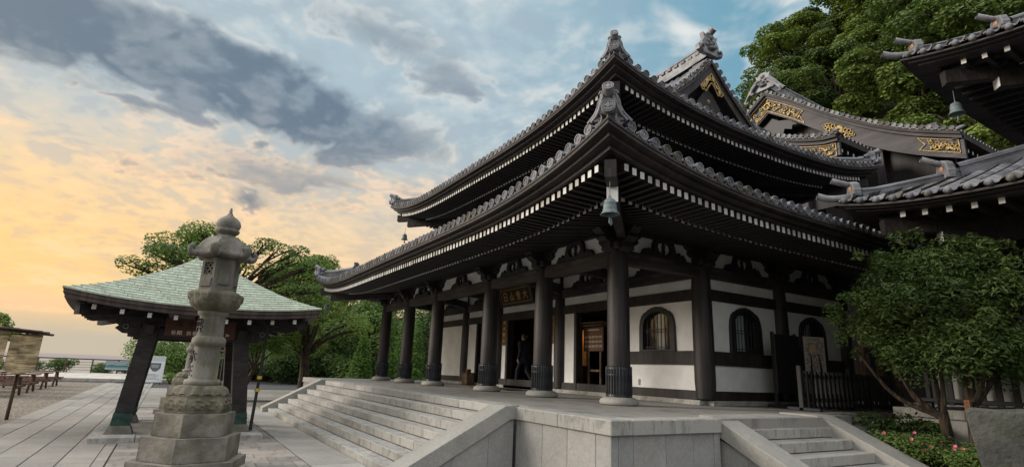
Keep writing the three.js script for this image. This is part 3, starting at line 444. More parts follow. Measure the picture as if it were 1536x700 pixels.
      let d = 0.2, guard = 0; while (d < 3.6 && guard++ < 40) { const y = upS.H + upF(5.39 - d), sl = Math.atan(upF(5.39 - d) - upF(5.39 - d - 0.1)) ; const m = part('rake_tile', eaveTileGeo, tileMats[Math.floor(R() * 4)], up, [GX + k * d, y + 0.1, z1 + 0.02]); m.rotation.set(0, 0, -k * Math.atan((upF(5.39 - d) - upF(5.39 - d - 0.1)) / 0.1)); d += EAVE * Math.cos(Math.atan(0.3 + 0.0305 * (5.39 - d) ** 2)); }
    }
    const tri = poly([[-3.2, upS.H + upF(2.19) - 0.1], [3.2, upS.H + upF(2.19) - 0.1], [2.6, upS.H + upF(2.79) - 0.3], [1.3, upS.H + upF(4.09) - 0.35], [0, upS.H + upF(5.39) - 0.4], [-1.3, upS.H + upF(4.09) - 0.35], [-2.6, upS.H + upF(2.79) - 0.3]], 0.06); tri.translate(GX, 0, gz[0] - 0.05); part('gable_wall', tri, M.woodDark, up);
    const yA = upS.H + upF(5.39); // apex
    const chev = [[0, -0.42], [0.3, -0.78], [0.62, -1.22], [0.5, -1.36], [0.42, -1.28], [0.34, -1.38], [0.12, -1.0], [0, -0.86], [-0.12, -1.0], [-0.34, -1.38], [-0.42, -1.28], [-0.5, -1.36], [-0.62, -1.22], [-0.3, -0.78]].map(([a, b]) => [a * 0.8, -0.45 + (b + 0.42) * 0.68 + yA]);
    const pieces = []; for (let j = 0; j < chev.length; j++) { const [ax, ay] = chev[j], [cx2, cy2] = chev[(j + 1) % chev.length]; pieces.push(bar([ax, ay, 0], [cx2, cy2, 0], 0.03, 0.03)); } for (const k of [-1, 1]) for (let j = 0; j < 26; j++) { const t = R(), l = new THREE.SphereGeometry(0.035 + 0.022 * R(), 6, 5); l.scale(1.5, 0.6, 0.4); l.rotateZ(R() * 6.28); l.translate(k * (0.05 + t * 0.33 + 0.08 * (R() - 0.5)), yA - 0.61 - t * 0.39 + 0.1 * (R() - 0.5), 0); pieces.push(uvm(l)); } const ch = merged(pieces); ch.translate(GX, 0, z1 - 0.04); part('gold_ornament', ch, M.gold, up);
    const stud = lathe([[0.0001, 0.05], [0.05, 0.04], [0.09, 0.0]], 10); stud.rotateX(Math.PI / 2); stud.translate(GX, yA - 1.3, z1 - 0.2); part('gold_stud', stud, M.gold, up);
    const gegyo = poly([[0, -0.9], [0.2, -1.05], [0.5, -1.45], [0.42, -1.6], [0.2, -1.5], [0.1, -1.75], [0, -1.65], [-0.1, -1.75], [-0.2, -1.5], [-0.42, -1.6], [-0.5, -1.45], [-0.2, -1.05]].map(([a, b]) => [a, b + yA]).reverse(), 0.06, 0.01); gegyo.translate(GX, 0, z1 - 0.24); part('gable_pendant', gegyo, M.wood, up);
    const line = Array.from({ length: 12 }, (_, j) => { const t = j / 11; return [GX, yA + 0.02 + 0.16 * Math.abs(2 * t - 1) ** 3, lerp(z0 + 0.05, z1 - 0.05, t)]; });
    mesh('main_ridge', ridge(line, 0.34, 0.45), M.tileC, up);
    const bars = []; for (let z = z0 + 0.3; z < z1 - 0.2; z += 0.28) bars.push(bx(GX - 0.19, GX + 0.19, yA + 0.27, yA + 0.35, z, z + 0.14)); mesh('ridge_course', bars, M.tileB, up);
    part('ridge_end_tile', ridgeEndGeo(1.15), M.tileC, up, [GX, yA + 0.18, z1 - 0.12]);
    const toby = cyl([GX, yA + 0.82, z1 - 0.1], [GX, yA + 0.98, z1 + 0.14], 0.1, 0.12, 12); part('ridge_horn_tile', toby, M.tileC, up);
  }
  // ---------------- timber body
  mesh('upper_wall', [bx(9.95, 14.9, 6.2, 7.75, ZC - 4.15, ZC + 4.15), bx(10, 16, 3.9, 6.25, -22, -9)], M.woodDark, hall);
  const colGeo = lathe([[0.2, 0.13], [0.222, 0.5], [0.222, 1.6], [0.216, 2.4], [0.2, 2.85], [0.17, 3.0], [0.17, 3.08]], 28);
  const baseGeo = lathe([[0.2, 0], [0.35, 0.0], [0.372, 0.03], [0.375, 0.07], [0.35, 0.11], [0.3, 0.14], [0.22, 0.15]], 28);
  const sleeveGeo = (() => { const n = 28, out = [lathe([[0.236, 0.15], [0.236, 0.7]], 28), lathe([[0.252, 0.145], [0.252, 0.19], [0.238, 0.195]], 28), lathe([[0.25, 0.66], [0.25, 0.69], [0.238, 0.7]], 28), lathe([[0.25, 0.55], [0.25, 0.57], [0.236, 0.572]], 28)]; for (let k = 0; k < n; k++) { const a = k / n * 6.283; const g = cbox(0.018, 0.54, 0.034, 0.006); g.translate(0, 0.43, 0.238); g.rotateY(a); out.push(g); const t = cbox(0.03, 0.03, 0.02, 0.005); t.translate(0, 0.705, 0.24); t.rotateY(a); out.push(t); } return merged(out); })();
  const addColumn = (x, z, porch) => { const c = part('column', colGeo, M.column, hall, [x, PL, z]); if (porch) { part('base_stone', baseGeo, M.capstone, c); part('bronze_sleeve', sleeveGeo, M.sleeve, c); } return c; };
  COLZ.forEach((z) => addColumn(COLX, z, true));
  COLZ.forEach((z) => addColumn(WALLX, z, false));
  for (const x of [12.79, 15.6]) addColumn(x, Z1, false);
  addColumn(COLX + 2.48, COLZ[5], false);
  // head beams, friezes with frog-leg struts, brackets
  const half = [[0.07, 0.41], [0.17, 0.405], [0.26, 0.35], [0.305, 0.25], [0.33, 0.13], [0.39, 0.06], [0.45, 0.15], [0.51, 0.08], [0.57, 0.12], [0.66, 0.0]];
  const outline = [...half, ...half.slice().reverse().map(([a, b]) => [-a, b])];
  const struts = poly(outline.slice().reverse(), 0.09, 0.008, [[[0.0, 0.035], [0.1, 0.06], [0.19, 0.12], [0.225, 0.2], [0.2, 0.28], [0.12, 0.325], [0, 0.335], [-0.12, 0.325], [-0.2, 0.28], [-0.225, 0.2], [-0.19, 0.12], [-0.1, 0.06]]]);
  const orn = merged([0.07, 0.13, 0.19, 0.25, 0.3].map((y, k) => { const g = new THREE.SphereGeometry(0.034 + 0.008 * (k % 2), 8, 6); g.translate(0, y, 0.05); return uvm(g); }));
  const bh = [[0.2, -0.05], [0.31, 0.02], [0.31, 0.13], [0.4, 0.15], [0.47, 0.21], [0.44, 0.27], [0.52, 0.31], [0.58, 0.38], [0.58, 0.47]], bOut = [...bh, ...bh.slice().reverse().map(([a, b]) => [-a, b])];
  const bracketGeo = (() => { const a = poly(bOut.slice().reverse(), 0.22, 0.01); a.translate(0, 0, -0.11); const b = a.clone(); b.rotateY(Math.PI / 2); const blk = cbox(0.5, 0.16, 0.5, 0.03); blk.translate(0, 0.06, 0); return merged([a, b, blk]); })();
  const bay = (name, ax, az, bx2, bz, white = true) => { // between two posts at (ax, az) and (bx2, bz)
    const along = Math.abs(bx2 - ax) > Math.abs(bz - az) ? 'x' : 'z', x0 = Math.min(ax, bx2), x1 = Math.max(ax, bx2), z0 = Math.min(az, bz), z1 = Math.max(az, bz), L = along === 'x' ? x1 - x0 : z1 - z0, cx = (ax + bx2) / 2, cz = (az + bz) / 2;
    const box = (t, y0, y1, cut, c) => (along === 'x' ? bx(x0 + cut, x1 - cut, y0, y1, az - t, az + t, c) : bx(ax - t, ax + t, y0, y1, z0 + cut, z1 - cut, c));
    const beam = box(0.12, 3.817, 4.1, 0.15, 0.02); part('tie_beam', swapUV(beam), M.woodBeam, hall);
    part('frieze_panel', box(0.03, 4.1, 4.52, 0.1), M.white, hall);
    part('eave_purlin', box(0.13, 4.47, 4.66, -0.1), M.woodDark, hall);
    const s = part('frog_leg_strut', struts, M.wood, hall, [cx + (along === 'z' ? -0.03 : 0), 4.1, cz + (along === 'x' ? 0.03 : 0)], along === 'z' ? -Math.PI / 2 : 0); part('carved_boss', orn, M.wood, s);
  };
  for (let k = 0; k < 5; k++) bay('front', COLX, COLZ[k], COLX, COLZ[k + 1]);
  for (let k = 0; k < 5; k++) bay('inner', WALLX, COLZ[k], WALLX, COLZ[k + 1]);
  bay('side', COLX, Z1, WALLX, Z1); bay('side', WALLX, Z1, 12.79, Z1); bay('side', 12.79, Z1, 15.6, Z1);
  for (const [x, z] of [...COLZ.map((z) => [COLX, z]), [WALLX, Z1], [12.79, Z1], [15.6, Z1]]) part('bracket', bracketGeo, M.woodDark, hall, [x, 4.1, z]);
  // porch ceiling and the beams that tie columns to the wall
  mesh('porch_ceiling', [bx(COLX + 0.1, WALLX, 4.5, 4.56, COLZ[5], Z1), bx(WALLX, 16, 4.4, 4.46, COLZ[5], Z1)], M.darkRoom, hall);
  COLZ.forEach((z) => { if (z === Z1) return; part('rainbow_beam', poly([[COLX + 0.15, 3.52], [COLX + 0.6, 3.6], [8.76, 3.64], [9.5, 3.6], [9.85, 3.5], [9.85, 3.78], [8.76, 3.9], [COLX + 0.15, 3.8]].reverse(), 0.2, 0.015).translate(0, 0.46, z - 0.1), M.woodBeam, hall); });
  // ---------------- walls: sill stone, rails and plaster panels
  const R2 = rng(12);
  const wallBay = (along, a, b, fixed, opts = {}) => { // along 'z' : front wall at x = fixed ; along 'x' : side wall at z = fixed
    const put = (nm, u0, u1, y0, y1, t, m, c = 0, off = 0) => part(nm, along === 'z' ? bx(fixed - t + off, fixed + t + off, y0, y1, u0, u1, c) : bx(u0, u1, y0, y1, fixed - t - off, fixed + t - off, c), m, hall);
    const p0 = a + 0.16, p1 = b - 0.16;
    put('sill_stone', a, b, PL, 1.165, 0.2, stepMats[Math.floor(R2() * 3)], 0.008);
    put('bottom_rail', p0, p1, 1.165, 1.36, 0.1, M.woodDark, 0.008); put('top_rail', p0, p1, 3.33, 3.58, 0.1, M.wood, 0.008);
    put('plaster_panel', p0, p1, 3.58, 3.82, 0.04, M.white);
    if (opts.open) return;
    put('middle_rail', p0, p1, 1.91, 2.21, 0.1, M.wood, 0.008);
    put('plaster_panel', p0, p1, 1.36, 1.91, 0.04, M.white);
    if (!opts.window) { put('plaster_panel', p0, p1, 2.21, 3.33, 0.04, M.white); return; }
    // flame-headed window cut into the plaster
    const c = (a + b) / 2 + (opts.shift ?? 0), w = 0.46, arch = (k, top) => { const q = [[-1.02, 0], [-1, 0.55], [-0.96, 0.7], [-0.86, 0.82], [-0.7, 0.89], [-0.6, 0.9], [-0.5, 0.94], [-0.28, 0.985], [0, 1.01], [0.28, 0.985], [0.5, 0.94], [0.6, 0.9], [0.7, 0.89], [0.86, 0.82], [0.96, 0.7], [1, 0.55], [1.02, 0]]; return q.map(([x, y]) => [x * k, 2.212 + y * top]); };
    const outer = [[p0 - c, 2.211], [p1 - c, 2.211], [p1 - c, 3.33], [p0 - c, 3.33]], orient = (g) => { if (along === 'z') { g.rotateY(-Math.PI / 2); g.translate(fixed, 0, c); } else g.translate(c, 0, fixed); return uvm(g); };
    const hole = arch(w, 0.98), pl = (() => { const s = new THREE.Shape([[p0 - c, 2.211], [-w, 2.211], ...arch(w, 0.98).slice(1, -1), [w, 2.211], [p1 - c, 2.211], [p1 - c, 3.33], [p0 - c, 3.33]].map(([x, y]) => new THREE.Vector2(x, y))); return new THREE.ExtrudeGeometry(s, { depth: 0.08, bevelEnabled: false }); })(); pl.translate(0, 0, -0.04);
    part('plaster_panel', orient(pl), M.white, hall);
    const fr = (() => { const s = new THREE.Shape([...arch(w + 0.1, 1.04)].map(([x, y]) => new THREE.Vector2(x, y))); s.holes.push(new THREE.Path([...arch(w - 0.02, 0.93)].map(([x, y], n) => new THREE.Vector2(x, Math.max(y, 2.25))))); return new THREE.ExtrudeGeometry(s, { depth: 0.12, bevelEnabled: true, bevelSize: 0.01, bevelThickness: 0.01, bevelSegments: 1 }); })(); fr.translate(0, 0, -0.03);
    const win = part('window', orient(fr), M.black, hall);
    const bars = []; for (let k = -3; k <= 3; k++) { const x = k * 0.115, h = 0.9 - 0.12 * Math.abs(k) ** 1.3 * 0.35; const g = cyl([x, 2.24, 0.03], [x, 2.24 + h, 0.03], 0.011, 0.011, 6); part('window_bar', orient(g), M.iron, win); }
    for (const y of [2.3, 2.66, 2.72]) { const g = bx(-w, w, y, y + 0.014, 0.022, 0.038); part('window_bar', orient(g), M.iron, win); }
    const pane = new THREE.PlaneGeometry(2 * w, 0.95).toNonIndexed(); pane.translate(0, 2.69, -0.02); part('window_pane', orient(pane), M.glass, win);
    const paper = bx(-0.14, 0.13, 2.22, 3.1, -0.09, -0.08); part('paper_screen', orient(paper), M.white, win);
  };
  wallBay('z', COLZ[1], COLZ[0], WALLX, { window: true });
  wallBay('z', COLZ[5], COLZ[4], WALLX, { open: true }); part('plaster_panel', bx(9.96, 10.04, 1.36, 3.33, COLZ[5] + 0.16, COLZ[4] - 0.16), M.white, hall);
  for (let k = 1; k < 4; k++) wallBay('z', COLZ[k + 1], COLZ[k], WALLX, { open: true });
  wallBay('x', WALLX, 12.79, Z1, { window: true }); wallBay('x', 12.79, 15.6, Z1, { window: true, shift: -0.1 });
  // white wall strips beside the doorways
  for (const [z0, z1] of [[-13.38, -12.83], [-14.2, -13.78], [-17.1, -16.68], [-17.75, -17.45], [-19.7, -18.9]]) { part('plaster_panel', bx(9.96, 10.04, 1.36, 3.33, z0, z1), M.white, hall); }
  for (const z of [-11.2, -12.78, -14.26, -16.62, -17.8, -18.86]) part('door_post', bx(9.88, 10.12, 1.165, 3.4, z - 0.06, z + 0.06, 0.01), M.woodDark, hall);
  part('door_leaf', bx(10.06, 10.12, 1.2, 3.35, -18.8, -18.3, 0.01), M.darkRoom, hall);
  part('threshold', bx(9.8, 10.2, PL, 1.17, -16.6, -14.3, 0.01), M.woodDark, hall);
  // room behind the doors
  mesh('inner_room', [bx(16, 16.1, 1, 4.4, -22.4, -8.5), bx(10.2, 16, 1, 4.4, -22.5, -22.42), bx(10.2, 16, 1, 4.4, -8.6, -8.54), bx(13.0, 13.06, 1, 4.2, -13.7, -9), bx(13.0, 13.06, 1, 4.2, -22, -17.2)], M.darkRoom, hall);
  const lamp = mesh('lamp', lathe([[0.001, 0.09], [0.05, 0.07], [0.06, 0], [0.04, -0.06], [0.001, -0.08]], 12), mat([1, 0.6, 0.25], { emissive: lin(1, 0.42, 0.14), emissiveIntensity: 2.5 }), hall); lamp.position.set(12.2, 2.95, -16.7);
  const pl1 = new THREE.PointLight(lin(1, 0.55, 0.25), 0.3); pl1.name = 'lamp_light'; pl1.position.set(12.2, 2.95, -16.7); pl1.castShadow = true; pl1.shadow.radius = 3; scene.add(pl1);
  part('altar_screen', bx(12.9, 12.96, 1.6, 3.2, -17.1, -16.0, 0.01), M.goldPaint, hall); part('altar_picture', bx(12.86, 12.9, 2.0, 2.9, -16.8, -16.3), mat([0.4, 0.32, 0.2], { map: scaled(plasterT, 1), roughness: 0.7 }), hall);
  part('altar_table', bx(12.4, 12.9, PL, 1.9, -17.3, -15.6, 0.02), M.redWood, hall);
}
// ================================================================ rear hall with the great gable, link roof, side hall
function curveOf(pts) { return (d) => { d = Math.abs(d); for (let k = 1; k < pts.length; k++) if (d <= pts[k][0] || k === pts.length - 1) { const [a, ya] = pts[k - 1], [b, yb] = pts[k], p0 = pts[Math.max(0, k - 2)], p3 = pts[Math.min(pts.length - 1, k + 1)], t = (d - a) / (b - a), m0 = k > 1 ? (yb - p0[1]) / (b - p0[0]) * (b - a) : yb - ya, m1 = k < pts.length - 1 ? (p3[1] - ya) / (p3[0] - a) * (b - a) : yb - ya, t2 = t * t, t3 = t2 * t; return (2 * t3 - 3 * t2 + 1) * ya + (t3 - 2 * t2 + t) * m0 + (-2 * t3 + 3 * t2) * yb + (t3 - t2) * m1; } }; }
function gableFront(name, label, X, pts, depth, o) {
  const R = rng(o.seed), g = thing(name, label, 'temple', [X, 0, ZC], -Math.PI / 2), W = pts[pts.length - 1][0], yc = curveOf(pts);
  const roof = mesh('roof', [-1, 1].map((k) => grid(2, 20, (u, v) => [k * v * W, yc(v * W) - 0.05, -u * depth])), M.tileB, g);
  const rb = []; for (const k of [-1, 1]) for (let z = -0.25; z > -Math.min(depth, 6); z -= 0.27) rb.push(grid(5, 14, (u, v) => { const d = v * W, a = Math.PI * u; return [k * d, yc(d) - 0.05 + Math.sin(a) * 0.09, z + Math.cos(a) * 0.085]; })); mesh('tile_ribs', rb, M.tile, roof).userData.kind = 'stuff';
  const band = (k, t, b, z, th, d0 = 0, d1 = W) => { const n = 20, a = Array.from({ length: n + 1 }, (_, j) => { const d = lerp(d0, d1, j / n); return [k * d, yc(d) + t]; }), c = Array.from({ length: n + 1 }, (_, j) => { const d = lerp(d0, d1, j / n); return [k * d, yc(d) + b]; }).reverse(), q = [...a, ...c]; const e = poly(k > 0 ? q.reverse() : q, th); e.translate(0, 0, z); return swapUV(e); };
  const bh = o.board;
  for (const k of [-1, 1]) {
    part('bargeboard', band(k, -0.3, -0.3 - bh, -0.3, 0.12), M.gableBoard, g);
    part('bargeboard_moulding', band(k, -0.06, -0.18, -0.16, 0.2), M.fascia, g); part('bargeboard_moulding', band(k, -0.182, -0.31, -0.24, 0.18), M.gableBoard, g);
    let d = 0.15, n = 0; while (d < W - 0.05 && n++ < 60) { const sl = (yc(d + 0.05) - yc(Math.max(0, d - 0.05))) / 0.1; const m = part('rake_tile', eaveTileGeo, tileMats[Math.floor(R() * 4)], roof, [k * d, yc(d) + 0.05, 0.04]); m.rotation.z = k * Math.atan(sl); d += EAVE * 1.04 * Math.cos(Math.atan(sl)); }
    const fl = lathe([[0.0001, 0.12], [0.05, 0.1], [0.075, 0.0], [0.06, -0.3]], 10); fl.rotateX(Math.PI / 2); fl.rotateY(k * 1.2); fl.translate(k * (W + 0.05), yc(W) + 0.08, 0); part('corner_tile', fl, M.tileC, roof);
    // eave at the foot of the slope
    part('eave_board', bx(k > 0 ? W - 0.3 : -W, k > 0 ? W : -W + 0.3, yc(W) - 0.28, yc(W) - 0.06, -depth, -0.1), M.fascia, g);
    const nR = Math.min(14, Math.floor(depth / 0.4)); if (k > 0) for (let j = 0; j < nR; j++) { const r = { w: 0.1, h: 0.13, L: 1.4, pos: [k * (W - 0.95), yc(W) - 0.36, -0.45 - j * 0.4], turn: Math.PI / 2, tilt: 0.1 }; rafterMesh(r, g); }
  }
  const wall = []; { const n = 16, top = []; for (let j = -n; j <= n; j++) { const d = j / n * (W - 0.6); top.push([d, yc(d) - 0.4 - bh * 0.6]); } const base = o.wallBase; const e = poly([[-(W - 0.6), base], [(W - 0.6), base], ...top.reverse()], 0.1); e.translate(0, 0, -o.recess); wall.push(e); }
  mesh('gable_wall', wall, M.woodDark, g);
  part('gable_beam', bx(-W + 0.9, W - 0.9, o.beamY, o.beamY + 0.4, -o.recess + 0.05, -o.recess + 0.35, 0.02), M.gableBoard, g);
  for (const x of o.posts) part('gable_post', bx(x - 0.16, x + 0.16, o.wallBase, yc(x) - 0.3 - bh * 0.7, -o.recess + 0.08, -o.recess + 0.4, 0.02), M.gableBoard, g);
  const body = part('body', bx(-W + 1.3, W - 1.3, 1, o.wallBase + 0.3, -depth, -o.recess - 0.3), M.woodDark, g);
  // gilded fittings nailed to the bargeboards
  const plate = (k, d0, d1, t, b, tail, holes) => { const n = 8, A = [], B = []; for (let j = 0; j <= n; j++) { const d = lerp(d0, d1, j / n); A.push([k * d, yc(d) + t]); B.push([k * d, yc(d) + b]); } B.reverse(); const e = tail ? [[k * (tail > 0 ? d0 : d1), 0]].map(() => { const d = tail > 0 ? d0 + 0.22 : d1 - 0.22; return [k * d, yc(d) + (t + b) / 2]; }) : []; const q = tail < 0 ? [...A, ...e, ...B] : [...A, ...B, ...e]; const hs = holes.map(([u, v, r, s]) => { const d = lerp(d0, d1, u); return ringHole(k * d, yc(d) + lerp(t, b, v), r, 7, s ?? 1.3); }); const cx = q.reduce((z, w) => z + w[0], 0) / q.length, cy = q.reduce((z, w) => z + w[1], 0) / q.length; const edge = []; for (let j = 0; j < q.length; j++) { const [ax, ay] = q[j], [bx_, by] = q[(j + 1) % q.length]; edge.push(bar([ax, ay, 0], [bx_, by, 0], 0.022, 0.022)); } const gq = merged(edge); gq.translate(0, 0, -0.15); return gq; };
  const scroll = (k, d0, d1, t, b, n, rr) => { const out = []; for (let j = 0; j < n * 5; j++) { const d = lerp(d0 - 0.05, d1 + 0.08, (j + R()) / (n * 5)), v = 0.14 + 0.72 * R(), a = R() * 6.28, l = new THREE.SphereGeometry(rr * (0.7 + 0.5 * R()), 6, 5); l.scale(1.5, 0.6, 0.35); l.rotateZ(a); l.translate(k * d, yc(d) + lerp(t, b, v), -0.14); out.push(uvm(l)); } for (let j = 0; j < n; j++) { const u = (j + 0.5) / n, d = lerp(d0, d1, u); for (const v of [0.3, 0.72]) { const s = new THREE.TorusGeometry(rr * (0.8 + 0.4 * R()), rr * 0.3, 5, 10); s.translate(k * d + (v > 0.5 ? 0.06 : -0.04), yc(d) + lerp(t, b, v), -0.12); out.push(uvm(s)); } } return out; };
  if (o.peak) for (const k of [-1, 1]) { const [L, t, b] = o.peak; const m = part('gold_ornament', plate(k, 0.02, L, t, b, -1, [[0.28, 0.3, 0.06], [0.28, 0.72, 0.06], [0.5, 0.28, 0.065], [0.5, 0.7, 0.07], [0.68, 0.5, 0.06], [0.82, 0.22, 0.04]]), M.gold, g); part('gold_scroll', merged(scroll(k, 0.15, L - 0.25, t, b, 4, 0.07)), M.gold, m); }
  if (o.peak) { const ro = new THREE.TorusGeometry(0.15, 0.04, 6, 16); ro.translate(0, yc(0) - 0.75, -0.1); part('gold_ring', uvm(ro), M.gold, g); const st = []; for (let k = 0; k < 6; k++) { const s = new THREE.SphereGeometry(0.07, 8, 6); s.scale(1, 1, 0.4); s.translate(Math.cos(k * 1.047) * 0.09, o.studY + Math.sin(k * 1.047) * 0.09, -0.6); st.push(uvm(s)); } part('gold_flower', merged(st), M.gold, g); }
  if (o.middle) for (const k of [1]) { const [d, off] = o.middle, list = []; const y = yc(d) + off, sl = Math.atan((yc(d + 0.1) - yc(d - 0.1)) / 0.2), q = lathe([[0.0001, 0.07], [0.1, 0.06], [0.14, 0.03], [0.18, 0.05], [0.22, 0]], 18); q.rotateX(Math.PI / 2); list.push(q); for (const s of [-1, 1]) for (const [a, b, r] of [[0.3, 0.08, 0.085], [0.3, -0.09, 0.085], [0.46, 0.1, 0.08], [0.46, -0.1, 0.08], [0.6, 0.05, 0.07], [0.6, -0.07, 0.065], [0.73, 0, 0.055]]) { const h = new THREE.TorusGeometry(r, r * 0.34, 5, 10); h.translate(s * a, b, 0.02); list.push(uvm(h)); } const gq = merged(list); gq.rotateZ(sl * k); gq.translate(k * d, y, -0.165); part('gold_rosette', gq, M.gold, g); }
  for (const k of [1]) { const [d0, d1, t, b] = o.tip; const m = part('gold_ornament', plate(k, d0, d1, t, b, 1, [[0.32, 0.5, 0.06, 1.6], [0.5, 0.28, 0.055, 1.6], [0.5, 0.75, 0.055, 1.6], [0.68, 0.5, 0.06, 1.4], [0.84, 0.26, 0.05, 1.4], [0.84, 0.75, 0.05, 1.4]]), M.gold, g); part('gold_scroll', merged(scroll(k, d0 + 0.35, d1 - 0.1, t, b, 4, 0.06)), M.gold, m); }
  // carved pendant below the peak, ridge and its end tile
  if (o.peak) { const yA = yc(0); const gp = poly([[0, -1.3], [0.35, -1.55], [0.9, -1.7], [1.25, -2.05], [1.0, -2.0], [0.95, -2.2], [0.6, -2.05], [0.5, -2.3], [0.2, -2.15], [0, -2.4], [-0.2, -2.15], [-0.5, -2.3], [-0.6, -2.05], [-0.95, -2.2], [-1.0, -2.0], [-1.25, -2.05], [-0.9, -1.7], [-0.35, -1.55]].map(([a, b]) => [a, b + yA]).reverse(), 0.1, 0.015); gp.translate(0, 0, -0.55); part('gable_pendant', gp, M.black, g); }
  const rp = Array.from({ length: 12 }, (_, j) => [0, yc(0) + 0.02 + 0.25 * (1 - j / 11) ** 3, -0.05 - j / 11 * (depth - 0.1)]); mesh('ridge', ridge(rp, 0.4, o.ridgeH), M.tileC, roof);
  if (o.end) { part('ridge_end_tile', ridgeEndGeo(o.end), M.tileC, roof, [0, yc(0) + 0.12, -0.1]); for (const k of [-1, 1]) { const s = merged([tube([[k * 0.25, 0.35, 0], [k * 0.5, 0.1, 0.05], [k * 0.75, -0.25, 0.04], [k * 1.05, -0.6, 0]], 0.11, 12, 7), tube([[k * 0.3, 0.15, 0.12], [k * 0.55, -0.1, 0.14], [k * 0.62, -0.3, 0.12], [k * 0.45, -0.28, 0.12]], 0.07, 10, 6), tube([[k * 0.6, -0.15, 0.12], [k * 0.9, -0.5, 0.13], [k * 0.95, -0.68, 0.1], [k * 0.78, -0.62, 0.1]], 0.06, 10, 6)]); part('ridge_scroll', s, M.tileC, roof, [0, yc(0) + 0.35, 0.05]); } }
  return g;
}
gableFront('rear_hall', 'rear hall with a great gable, gilded bargeboards and carved ridge end', 23.13, [[0, 15.5], [1.1, 14.72], [2.86, 13.3], [4.42, 12.2], [5.8, 11.42], [7.44, 10.72]], 18, { seed: 3, board: 0.78, recess: 1.1, wallBase: 9.2, beamY: 11.2, posts: [-4.4, -2.2, 0, 2.2, 4.4], peak: [1.75, -0.36, -0.98], studY: 13.85, middle: [3.2, -0.72], tip: [6.05, 7.3, -0.38, -0.88], ridgeH: 0.6, end: 1.5 });
gableFront('link_roof', 'lower gabled roof that links the front hall to the rear hall, one gilt plate', 20.0, [[0, 12.9], [1.4, 12.0], [2.8, 11.25], [4.1, 10.82], [4.72, 10.76]], 3.2, { seed: 4, board: 0.55, recess: 0.9, wallBase: 8.2, beamY: 10.1, posts: [-3, 0, 3], peak: null, middle: null, tip: [3.05, 4.6, -0.36, -0.86], ridgeH: 0.5, end: 0 });

